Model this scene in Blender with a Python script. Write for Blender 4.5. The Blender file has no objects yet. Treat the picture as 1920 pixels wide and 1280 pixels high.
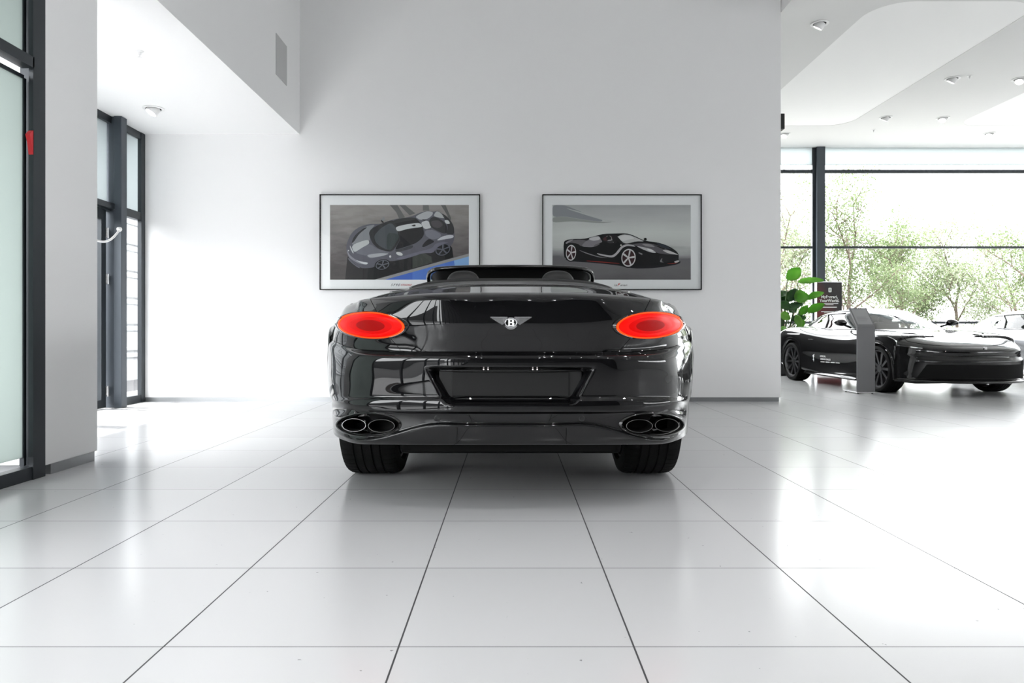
import bpy, bmesh, math, random
import numpy as np
from mathutils import Vector, Matrix
from mathutils.bvhtree import BVHTree

rnd = random.Random(7)
SC = bpy.context.scene
COL = SC.collection
F, CX, CY, H = 1318.0, 957.0, 624.0, 0.8      # focal length (px), vanishing point, camera height


def WX(px, y): return (px - CX) / F * y
def WZ(py, y): return H + (CY - py) / F * y


# ------------------------------------------------------------------ materials
MATS = {}


def mat(name, col=(.8, .8, .8), rough=.5, metal=0., spec=.5, coat=0., coat_rough=.03,
        emit=None, emit_s=0., noise=None, bump=None):
    m = bpy.data.materials.new(name)
    m.use_nodes = True
    nt = m.node_tree
    b = nt.nodes['Principled BSDF']
    b.inputs['Base Color'].default_value = (*col, 1)
    b.inputs['Roughness'].default_value = rough
    b.inputs['Metallic'].default_value = metal
    b.inputs['Specular IOR Level'].default_value = spec
    b.inputs['Coat Weight'].default_value = coat
    b.inputs['Coat Roughness'].default_value = coat_rough
    if emit:
        b.inputs['Emission Color'].default_value = (*emit, 1)
        b.inputs['Emission Strength'].default_value = emit_s
    if noise or bump:
        tc = nt.nodes.new('ShaderNodeTexCoord')
        nz = nt.nodes.new('ShaderNodeTexNoise')
        nz.inputs['Scale'].default_value = (noise or bump)[0]
        nz.inputs['Detail'].default_value = 4
        nt.links.new(tc.outputs['Object'], nz.inputs['Vector'])
        if noise:
            sc, a = noise
            r = nt.nodes.new('ShaderNodeValToRGB')
            r.color_ramp.elements[0].position = .3
            r.color_ramp.elements[1].position = .7
            r.color_ramp.elements[0].color = (*[c * (1 - a) for c in col], 1)
            r.color_ramp.elements[1].color = (*[min(1, c * (1 + a)) for c in col], 1)
            nt.links.new(nz.outputs['Fac'], r.inputs['Fac'])
            nt.links.new(r.outputs['Color'], b.inputs['Base Color'])
        if bump:
            bp = nt.nodes.new('ShaderNodeBump')
            bp.inputs['Strength'].default_value = bump[1]
            bp.inputs['Distance'].default_value = .01
            nt.links.new(nz.outputs['Fac'], bp.inputs['Height'])
            nt.links.new(bp.outputs['Normal'], b.inputs['Normal'])
    MATS[name] = m
    return m


def glass_mat(name, tint=(1, 1, 1), spec_mul=1.0, rough=0.0):
    """thin pane: clear transmission plus a fresnel mirror"""
    m = bpy.data.materials.new(name)
    m.use_nodes = True
    nt = m.node_tree
    nt.nodes.clear()
    out = nt.nodes.new('ShaderNodeOutputMaterial')
    mix = nt.nodes.new('ShaderNodeMixShader')
    tr = nt.nodes.new('ShaderNodeBsdfTransparent')
    gl = nt.nodes.new('ShaderNodeBsdfGlossy')
    fr = nt.nodes.new('ShaderNodeFresnel')
    fr.inputs['IOR'].default_value = 1.45
    gl.inputs['Roughness'].default_value = rough
    tr.inputs['Color'].default_value = (*tint, 1)
    geo = nt.nodes.new('ShaderNodeNewGeometry')
    inv = nt.nodes.new('ShaderNodeMath'); inv.operation = 'SUBTRACT'; inv.inputs[0].default_value = 1.0
    nt.links.new(geo.outputs['Backfacing'], inv.inputs[1])
    mu = nt.nodes.new('ShaderNodeMath'); mu.operation = 'MULTIPLY'
    mu2 = nt.nodes.new('ShaderNodeMath'); mu2.operation = 'MULTIPLY'; mu2.inputs[1].default_value = spec_mul
    nt.links.new(fr.outputs['Fac'], mu.inputs[0]); nt.links.new(inv.outputs[0], mu.inputs[1])
    nt.links.new(mu.outputs[0], mu2.inputs[0])
    nt.links.new(mu2.outputs[0], mix.inputs['Fac'])
    nt.links.new(tr.outputs[0], mix.inputs[1]); nt.links.new(gl.outputs[0], mix.inputs[2])
    nt.links.new(mix.outputs[0], out.inputs['Surface'])
    MATS[name] = m
    return m


def frosted_mat(name, col, t=.8):
    m = bpy.data.materials.new(name)
    m.use_nodes = True
    nt = m.node_tree
    nt.nodes.clear()
    out = nt.nodes.new('ShaderNodeOutputMaterial')
    mix = nt.nodes.new('ShaderNodeMixShader')
    tl = nt.nodes.new('ShaderNodeBsdfTranslucent')
    pb = nt.nodes.new('ShaderNodeBsdfPrincipled')
    pb.inputs['Roughness'].default_value = .25
    pb.inputs['Base Color'].default_value = (*col, 1)
    tl.inputs['Color'].default_value = (*col, 1)
    mix.inputs['Fac'].default_value = 1 - t
    nt.links.new(tl.outputs[0], mix.inputs[1]); nt.links.new(pb.outputs[0], mix.inputs[2])
    nt.links.new(mix.outputs[0], out.inputs['Surface'])
    MATS[name] = m
    return m


# ------------------------------------------------------------------ mesh helpers
def link(o, parent=None):
    COL.objects.link(o)
    if parent is not None:
        o.parent = parent
    return o


def mesh_obj(name, verts, faces, mats, parent=None, smooth=False, fm=None, angle=None, flip=False):
    me = bpy.data.meshes.new(name)
    if flip:
        faces = [tuple(reversed(f)) for f in faces]
    me.from_pydata([tuple(map(float, v)) for v in verts], [], [tuple(map(int, f)) for f in faces])
    if not isinstance(mats, (list, tuple)):
        mats = [mats]
    for m in mats:
        me.materials.append(m)
    if fm is not None:
        me.polygons.foreach_set('material_index', list(fm))
    if smooth or angle:
        me.polygons.foreach_set('use_smooth', [True] * len(me.polygons))
        if angle:
            me.set_sharp_from_angle(angle=math.radians(angle))
    me.validate()
    me.update()
    return link(bpy.data.objects.new(name, me), parent)


class MB:
    """collects shapes into ONE mesh"""
    def __init__(self): self.v = []; self.f = []; self.m = []
    def add(self, vs, fs, mi=0):
        n = len(self.v)
        self.v += [tuple(map(float, p)) for p in vs]
        self.f += [tuple(i + n for i in f) for f in fs]
        self.m += [mi] * len(fs)
        return self
    def box(self, x0, x1, y0, y1, z0, z1, mi=0, bev=0.0):
        if x1 < x0: x0, x1 = x1, x0
        if y1 < y0: y0, y1 = y1, y0
        if z1 < z0: z0, z1 = z1, z0
        if bev <= 0:
            vs = [(x, y, z) for z in (z0, z1) for y in (y0, y1) for x in (x0, x1)]
            fs = [(0, 2, 3, 1), (4, 5, 7, 6), (0, 1, 5, 4), (2, 6, 7, 3), (0, 4, 6, 2), (1, 3, 7, 5)]
            return self.add(vs, fs, mi)
        bm = bmesh.new()
        bmesh.ops.create_cube(bm, size=1)
        for v in bm.verts:
            v.co = Vector(((x0 + x1) / 2 + v.co.x * (x1 - x0), (y0 + y1) / 2 + v.co.y * (y1 - y0), (z0 + z1) / 2 + v.co.z * (z1 - z0)))
        bmesh.ops.bevel(bm, geom=bm.edges[:], offset=bev, segments=2, affect='EDGES', profile=.5)
        return self.bm(bm, mi)
    def bm(self, bm, mi=0):
        bm.verts.index_update()
        self.add([v.co[:] for v in bm.verts], [tuple(v.index for v in f.verts) for f in bm.faces], mi)
        bm.free()
        return self
    def tube(self, pts, r, n=10, closed=False, cap=True, mi=0):
        P = [Vector(p) for p in pts]
        N = len(P)
        rs = r if isinstance(r, (list, tuple)) else [r] * N
        vs = []
        up = None
        for i, p in enumerate(P):
            a = P[(i - 1) % N] if (closed or i > 0) else p
            b = P[(i + 1) % N] if (closed or i < N - 1) else p
            t = (b - a).normalized()
            if up is None:
                up = t.orthogonal().normalized()
            up = (up - t * up.dot(t))
            up = up.normalized() if up.length > 1e-6 else t.orthogonal().normalized()
            s = t.cross(up)
            for k in range(n):
                a_ = 2 * math.pi * k / n
                vs.append(p + (up * math.cos(a_) + s * math.sin(a_)) * rs[i])
        fs = []
        for i in range(N if closed else N - 1):
            j = (i + 1) % N
            for k in range(n):
                l = (k + 1) % n
                fs.append((i * n + k, i * n + l, j * n + l, j * n + k))
        if cap and not closed:
            fs.append(tuple(reversed(range(n))))
            fs.append(tuple((N - 1) * n + k for k in range(n)))
        return self.add(vs, fs, mi)
    def lathe(self, prof, n=48, axis='z', center=(0, 0, 0), mi=0, close=False):
        """prof: (r, h) pairs"""
        vs = []
        for r, h in prof:
            for k in range(n):
                a = 2 * math.pi * k / n
                c, s = r * math.cos(a), r * math.sin(a)
                p = {'z': (c, s, h), 'x': (h, c, s), 'y': (c, h, s)}[axis]
                vs.append(tuple(p[i] + center[i] for i in range(3)))
        fs = []
        m = len(prof)
        for i in range(m if close else m - 1):
            j = (i + 1) % m
            for k in range(n):
                l = (k + 1) % n
                fs.append((i * n + k, i * n + l, j * n + l, j * n + k))
        return self.add(vs, fs, mi)
    def poly(self, pts, mi=0): return self.add(pts, [tuple(range(len(pts)))], mi)
    def xf(self, M):
        self.v = [tuple(M @ Vector(p)) for p in self.v]
        return self
    def build(self, name, mats, parent=None, smooth=False, angle=None):
        return mesh_obj(name, self.v, self.f, mats, parent, smooth, self.m, angle)


def tag(o, label=None, cat=None, group=None, kind=None):
    if label: o['label'] = label
    if cat: o['category'] = cat
    if group: o['group'] = group
    if kind: o['kind'] = kind
    return o


def thing(name, label, cat, loc=(0, 0, 0), rz=0, group=None):
    o = bpy.data.objects.new(name, None)
    o.empty_display_size = .1
    link(o)
    o.location = loc
    o.rotation_euler = (0, 0, rz)
    return tag(o, label, cat, group)


def struct(o): return tag(o, kind='structure')


def text_verts(s, size, extrude=.001, shear=0., offset=0.0, space=1.0, align='CENTER'):
    cu = bpy.data.curves.new('lettering', 'FONT')
    cu.body = s; cu.size = size; cu.extrude = extrude; cu.shear = shear; cu.offset = offset
    cu.space_character = space
    cu.align_x = align; cu.align_y = 'CENTER'
    o = bpy.data.objects.new('lettering', cu)
    COL.objects.link(o)
    dg = bpy.context.evaluated_depsgraph_get()
    dg.update()
    me = bpy.data.meshes.new_from_object(o.evaluated_get(dg))
    vs = [v.co.copy() for v in me.vertices]
    fs = [tuple(p.vertices) for p in me.polygons]
    COL.objects.unlink(o)
    bpy.data.objects.remove(o); bpy.data.curves.remove(cu); bpy.data.meshes.remove(me)
    return vs, fs


def wall_text(mb, s, size, pos, mi=0, **k):
    """lettering standing upright, facing -y"""
    vs, fs = text_verts(s, size, **k)
    mb.add([(pos[0] + v.x, pos[1] - v.z, pos[2] + v.y) for v in vs], fs, mi)


# ------------------------------------------------------------------ spline surface
def cubic(kn, P, s):
    kn = np.asarray(kn, float); P = np.asarray(P, float); n = len(kn)
    h = np.diff(kn)
    A = np.zeros((n, n)); B = np.zeros((n, P.shape[1]))
    A[0, 0] = A[-1, -1] = 1
    for i in range(1, n - 1):
        A[i, i - 1] = h[i - 1]; A[i, i] = 2 * (h[i - 1] + h[i]); A[i, i + 1] = h[i]
        B[i] = 6 * ((P[i + 1] - P[i]) / h[i] - (P[i] - P[i - 1]) / h[i - 1])
    M = np.linalg.solve(A, B)
    i = np.clip(np.searchsorted(kn, s, side='right') - 1, 0, n - 2)
    t = (s - kn[i])[:, None]; hh = h[i][:, None]
    a, b = P[i], P[i + 1]; ma, mb = M[i], M[i + 1]
    return a + t * ((b - a) / hh - hh * (2 * ma + mb) / 6) + t ** 2 * ma / 2 + t ** 3 * (mb - ma) / (6 * hh)


def pchip(kn, P, s):
    """P: (n, m) -> (len(s), m), shape preserving"""
    kn = np.asarray(kn, float); n = len(kn)
    h = np.diff(kn)[:, None]; d = np.diff(P, axis=0) / h
    m = np.zeros_like(P)
    m[0] = d[0]; m[-1] = d[-1]
    for i in range(1, n - 1):
        w1 = 2 * h[i] + h[i - 1]; w2 = h[i] + 2 * h[i - 1]
        ok = d[i - 1] * d[i] > 0
        den = np.where(ok, w1 / np.where(ok, d[i - 1], 1) + w2 / np.where(ok, d[i], 1), 1)
        m[i] = np.where(ok, (w1 + w2) / den, 0)
    i = np.clip(np.searchsorted(kn, s, side='right') - 1, 0, n - 2)
    t = ((s - kn[i]) / h[i, 0])[:, None]; hh = h[i]
    return ((2 * t ** 3 - 3 * t ** 2 + 1) * P[i] + (t ** 3 - 2 * t ** 2 + t) * hh * m[i]
            + (-2 * t ** 3 + 3 * t ** 2) * P[i + 1] + (t ** 3 - t ** 2) * hh * m[i + 1])


def surf_grid(rows, us, vs, ku, kv):
    """rows: (R, C, 3) half table (x >= 0, col 0 on the centre plane); us >= 0 sampled, mirrored. -> (V, U, 3)"""
    rows = np.asarray(rows, float)
    R, C, _ = rows.shape
    full = np.concatenate([rows[:, :0:-1] * np.array([-1, 1, 1]), rows], axis=1)
    kf = np.concatenate([-np.asarray(ku)[:0:-1], np.asarray(ku)])
    uf = np.concatenate([-us[:0:-1], us])
    tmp = np.array([cubic(kf, full[r], uf) for r in range(R)])     # R,U,3
    U = len(uf)
    return pchip(kv, tmp.reshape(R, U * 3), vs).reshape(len(vs), U, 3), uf


def grid_normals(P, outward_from):
    du = np.gradient(P, axis=1); dv = np.gradient(P, axis=0)
    n = np.cross(du, dv)
    n /= np.linalg.norm(n, axis=2, keepdims=True) + 1e-12
    s = np.sign(np.sum(n * (P - outward_from), axis=2).mean())
    return n * s, s


def patch(mb, P, N, i0, i1, j0, j1, skirt=.012, sides='tblr', sgn=1, mi=0):
    """grid cells i0..i1, j0..j1 (inclusive verts) plus inward skirts on the chosen edges"""
    Q = P[i0:i1 + 1, j0:j1 + 1]; M = N[i0:i1 + 1, j0:j1 + 1]
    if 't' in sides:
        Q = np.concatenate([Q[:1] - M[:1] * skirt, Q]); M = np.concatenate([M[:1], M])
    if 'b' in sides:
        Q = np.concatenate([Q, Q[-1:] - M[-1:] * skirt]); M = np.concatenate([M, M[-1:]])
    if 'l' in sides:
        Q = np.concatenate([Q[:, :1] - M[:, :1] * skirt, Q], axis=1); M = np.concatenate([M[:, :1], M], axis=1)
    if 'r' in sides:
        Q = np.concatenate([Q, Q[:, -1:] - M[:, -1:] * skirt], axis=1)
    a, b = Q.shape[:2]
    fs = []
    for i in range(a - 1):
        for j in range(b - 1):
            q = (i * b + j, i * b + j + 1, (i + 1) * b + j + 1, (i + 1) * b + j)
            fs.append(q if sgn > 0 else q[::-1])
    mb.add(Q.reshape(-1, 3), fs, mi)


def smooth_grid(P, it, w=.5, axis=0):
    for _ in range(it):
        Q = P.copy()
        if axis == 0:
            Q[1:-1] = P[1:-1] * (1 - w) + (P[:-2] + P[2:]) * w / 2
        else:
            Q[:, 1:-1] = P[:, 1:-1] * (1 - w) + (P[:, :-2] + P[:, 2:]) * w / 2
        P = Q
    return P
# ------------------------------------------------------------------ materials of the place
def floor_material():
    m = mat('floor_tile', (.62, .62, .62), rough=.2, spec=.75)
    nt = m.node_tree; b = nt.nodes['Principled BSDF']
    tc = nt.nodes.new('ShaderNodeTexCoord')
    sep = nt.nodes.new('ShaderNodeSeparateXYZ')
    nt.links.new(tc.outputs['Object'], sep.inputs[0])
    masks = []
    cells = []
    for ax, off, half in (('X', .315, .0024), ('Y', 1.793, .0015)):
        s = nt.nodes.new('ShaderNodeMath'); s.operation = 'SUBTRACT'; s.inputs[1].default_value = off
        nt.links.new(sep.outputs[ax], s.inputs[0])
        d = nt.nodes.new('ShaderNodeMath'); d.operation = 'DIVIDE'; d.inputs[1].default_value = .6
        nt.links.new(s.outputs[0], d.inputs[0])
        fl = nt.nodes.new('ShaderNodeMath'); fl.operation = 'FLOOR'; nt.links.new(d.outputs[0], fl.inputs[0]); cells.append(fl)
        pp = nt.nodes.new('ShaderNodeMath'); pp.operation = 'PINGPONG'; pp.inputs[1].default_value = .5
        nt.links.new(d.outputs[0], pp.inputs[0])
        lt = nt.nodes.new('ShaderNodeMath'); lt.operation = 'LESS_THAN'; lt.inputs[1].default_value = half / .6
        nt.links.new(pp.outputs[0], lt.inputs[0]); masks.append(lt)
    mx = nt.nodes.new('ShaderNodeMath'); mx.operation = 'MAXIMUM'
    nt.links.new(masks[0].outputs[0], mx.inputs[0]); nt.links.new(masks[1].outputs[0], mx.inputs[1])
    cmb = nt.nodes.new('ShaderNodeCombineXYZ')
    nt.links.new(cells[0].outputs[0], cmb.inputs[0]); nt.links.new(cells[1].outputs[0], cmb.inputs[1])
    wn = nt.nodes.new('ShaderNodeTexWhiteNoise'); nt.links.new(cmb.outputs[0], wn.inputs['Vector'])
    mr = nt.nodes.new('ShaderNodeMapRange'); mr.inputs['To Min'].default_value = .97; mr.inputs['To Max'].default_value = 1.02
    nt.links.new(wn.outputs['Value'], mr.inputs['Value'])
    # specks of dirt
    nz = nt.nodes.new('ShaderNodeTexNoise'); nz.inputs['Scale'].default_value = 38; nz.inputs['Detail'].default_value = 3
    nt.links.new(tc.outputs['Object'], nz.inputs['Vector'])
    gt = nt.nodes.new('ShaderNodeMapRange'); gt.inputs['From Min'].default_value = .735; gt.inputs['From Max'].default_value = .76
    gt.inputs['To Min'].default_value = 1.0; gt.inputs['To Max'].default_value = .45
    nt.links.new(nz.outputs['Fac'], gt.inputs['Value'])
    mu = nt.nodes.new('ShaderNodeMath'); mu.operation = 'MULTIPLY'
    nt.links.new(mr.outputs[0], mu.inputs[0]); nt.links.new(gt.outputs[0], mu.inputs[1])
    vm = nt.nodes.new('ShaderNodeVectorMath'); vm.operation = 'SCALE'; vm.inputs[0].default_value = FLOOR_COL
    nt.links.new(mu.outputs[0], vm.inputs['Scale'])
    mc = nt.nodes.new('ShaderNodeMix'); mc.data_type = 'RGBA'
    mc.inputs['B'].default_value = (.025, .025, .027, 1)
    nt.links.new(mx.outputs[0], mc.inputs['Factor']); nt.links.new(vm.outputs[0], mc.inputs['A'])
    nt.links.new(mc.outputs['Result'], b.inputs['Base Color'])
    mrr = nt.nodes.new('ShaderNodeMapRange'); mrr.inputs['To Min'].default_value = FLOOR_ROUGH; mrr.inputs['To Max'].default_value = .8
    nt.links.new(mx.outputs[0], mrr.inputs['Value']); nt.links.new(mrr.outputs[0], b.inputs['Roughness'])
    return m


FLOOR_COL = (.56, .56, .565)
FLOOR_ROUGH = .2
M_FLOOR = floor_material()
M_WALL = mat('white_wall_paint', (.88, .88, .88), rough=.85, spec=.2, bump=(220, .03))
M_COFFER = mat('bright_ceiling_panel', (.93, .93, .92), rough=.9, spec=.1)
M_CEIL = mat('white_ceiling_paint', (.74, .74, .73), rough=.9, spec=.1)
M_REAR = mat('grey_rear_wall', (.05, .05, .052), rough=.7)
M_RCEIL = mat('grey_showroom_ceiling', (.55, .55, .55), rough=.8)
M_BASE = mat('steel_baseboard', (.36, .37, .38), rough=.38, metal=.85)
M_FRAME = mat('anthracite_frame', (.030, .036, .042), rough=.38, metal=.3, spec=.5)
M_FRAME_L = mat('slate_column', (.055, .066, .08), rough=.4, metal=.3)
M_CLEAR = glass_mat('clear_pane', (.97, .98, .98))
M_FROST = frosted_mat('frosted_green_pane', (.46, .50, .485))
M_FROSTW = frosted_mat('frosted_white_pane', (.50, .53, .535))
M_PAINT = mat('black_car_paint', (.0025, .0025, .003), rough=.4, spec=.02, coat=1.0, coat_rough=.012)
M_PAINT2 = mat('black_metallic_paint', (.005, .005, .0055), rough=.4, spec=.05, coat=1.0, coat_rough=.02)
M_SILVER = mat('silver_car_paint', (.15, .155, .165), rough=.3, metal=.6, coat=1.0)
M_GLOSSBLK = mat('gloss_black_plastic', (.004, .004, .004), rough=.1, coat=.6)
M_SATBLK = mat('satin_black_plastic', (.010, .010, .010), rough=.45)
M_MATBLK = mat('matt_black', (.004, .004, .004), rough=.8, spec=.2)
M_RUBBER = mat('tyre_rubber', (.004, .004, .004), rough=.7, spec=.18, bump=(90, .15))
M_CHROME = mat('chrome', (.85, .85, .86), rough=.06, metal=1.0)
M_DCHROME = mat('dark_chrome', (.25, .25, .26), rough=.15, metal=1.0)
M_SILV = mat('silver_badge_metal', (.62, .62, .63), rough=.25, metal=.9)
M_RIM = mat('dark_alloy', (.14, .14, .145), rough=.3, metal=.8)
M_LEATH = mat('black_leather', (.013, .013, .013), rough=.42, spec=.5, bump=(300, .06))
M_PLATE = mat('dark_blank_plate', (.012, .012, .012), rough=.6, spec=.3, noise=(900, .35))
M_RED = mat('lit_red_lens', (.05, .0, .0), rough=.4, spec=.1, emit=(1, .004, .002), emit_s=.33)
M_REDHOT = mat('lit_light_guide', (.05, .0, .0), rough=.4, spec=.1, emit=(1, .075, .008), emit_s=.40)
M_REDDK = mat('deep_red_core', (.04, .0, .0), rough=.4, spec=.1, emit=(1, .0, .0), emit_s=.09)
M_REDMID = mat('mid_red_lens', (.05, .0, .0), rough=.4, spec=.1, emit=(1, .0, .0), emit_s=.19)
M_PIPE = mat('bright_pipe_rim', (.5, .5, .5), rough=.2, metal=1.0)
M_COVER = mat('satin_black_cover', (.004, .004, .004), rough=.35, spec=.3)
M_LAMP = mat('small_lamp_glow', (1, 1, 1), emit=(1, .85, .85), emit_s=.35)
M_LED = mat('downlight_lens', (.9, .9, .9), rough=.4, emit=(1, .99, .97), emit_s=1.0)
M_LAMPON = mat('lit_ceiling_lamp', (1, 1, 1), emit=(1, 1, 1), emit_s=25)
M_WPLAST = mat('white_plastic', (.80, .80, .80), rough=.4)
M_DKGAP = mat('dark_recess', (.02, .02, .02), rough=.9)
M_PRINTGLASS = glass_mat('print_glass', (.98, .99, .985), .55)
M_TINT = glass_mat('tinted_car_glass', (.55, .58, .56), 1.6)
M_KIOSK = mat('grey_steel_panel', (.17, .17, .175), rough=.45, metal=.2)
M_KIOSKS = mat('dark_grey_card', (.30, .30, .305), rough=.4)
M_REDOBJ = mat('red_plastic', (.65, .01, .02), rough=.4)
M_WHITE = mat('white_print', (.85, .85, .85), rough=.6)
M_GRAVEL = mat('pale_paving', (.22, .22, .21), rough=.9, noise=(6, .15))
M_ASPHALT = mat('dark_asphalt', (.06, .06, .062), rough=.9, noise=(8, .2))
M_GRASS = mat('pale_grass', (.16, .24, .07), rough=.95, noise=(9, .3))
M_SIDING = mat('white_metal_siding', (.30, .31, .32), rough=.6)
M_MAT = mat('brown_entrance_mat', (.02, .013, .011), rough=.95, noise=(60, .4))
M_TRUNKBARK = mat('grey_bark', (.13, .10, .08), rough=.9, noise=(20, .3))
M_POT = mat('dark_planter', (.016, .016, .017), rough=.5)
M_STEM = mat('green_stem', (.05, .10, .03), rough=.6)


def leaf_mat(name, c1, c2, rough=.5, trans=.35):
    m = bpy.data.materials.new(name); m.use_nodes = True
    nt = m.node_tree; nt.nodes.clear()
    out = nt.nodes.new('ShaderNodeOutputMaterial'); mix = nt.nodes.new('ShaderNodeMixShader')
    pb = nt.nodes.new('ShaderNodeBsdfPrincipled'); tl = nt.nodes.new('ShaderNodeBsdfTranslucent')
    pb.inputs['Roughness'].default_value = rough
    tc = nt.nodes.new('ShaderNodeTexCoord'); nz = nt.nodes.new('ShaderNodeTexNoise'); nz.inputs['Scale'].default_value = 3.
    nt.links.new(tc.outputs['Object'], nz.inputs['Vector'])
    r = nt.nodes.new('ShaderNodeValToRGB')
    r.color_ramp.elements[0].position = .35; r.color_ramp.elements[1].position = .65
    r.color_ramp.elements[0].color = (*c1, 1); r.color_ramp.elements[1].color = (*c2, 1)
    nt.links.new(nz.outputs['Fac'], r.inputs['Fac'])
    nt.links.new(r.outputs[0], pb.inputs['Base Color']); nt.links.new(r.outputs[0], tl.inputs['Color'])
    mix.inputs['Fac'].default_value = trans
    nt.links.new(pb.outputs[0], mix.inputs[1]); nt.links.new(tl.outputs[0], mix.inputs[2])
    nt.links.new(mix.outputs[0], out.inputs['Surface'])
    return m


M_LEAF = leaf_mat('tree_leaf', (.10, .145, .06), (.19, .24, .12))
M_LEAF2 = leaf_mat('pale_tree_leaf', (.17, .21, .12), (.28, .32, .21))
M_PLANT = leaf_mat('plant_leaf_lit', (.12, .34, .04), (.24, .50, .09), .35, .45)  # leaves in window light, the light painted into their colour
M_PLANTD = leaf_mat('plant_leaf_shaded', (.012, .06, .012), (.04, .14, .025), .3, .25)  # same leaves with shade painted into the colour
# ------------------------------------------------------------------ the black convertible
def Q(dx, py, y): return (dx / F * y, y, H + (CY - py) / F * y)


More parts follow.
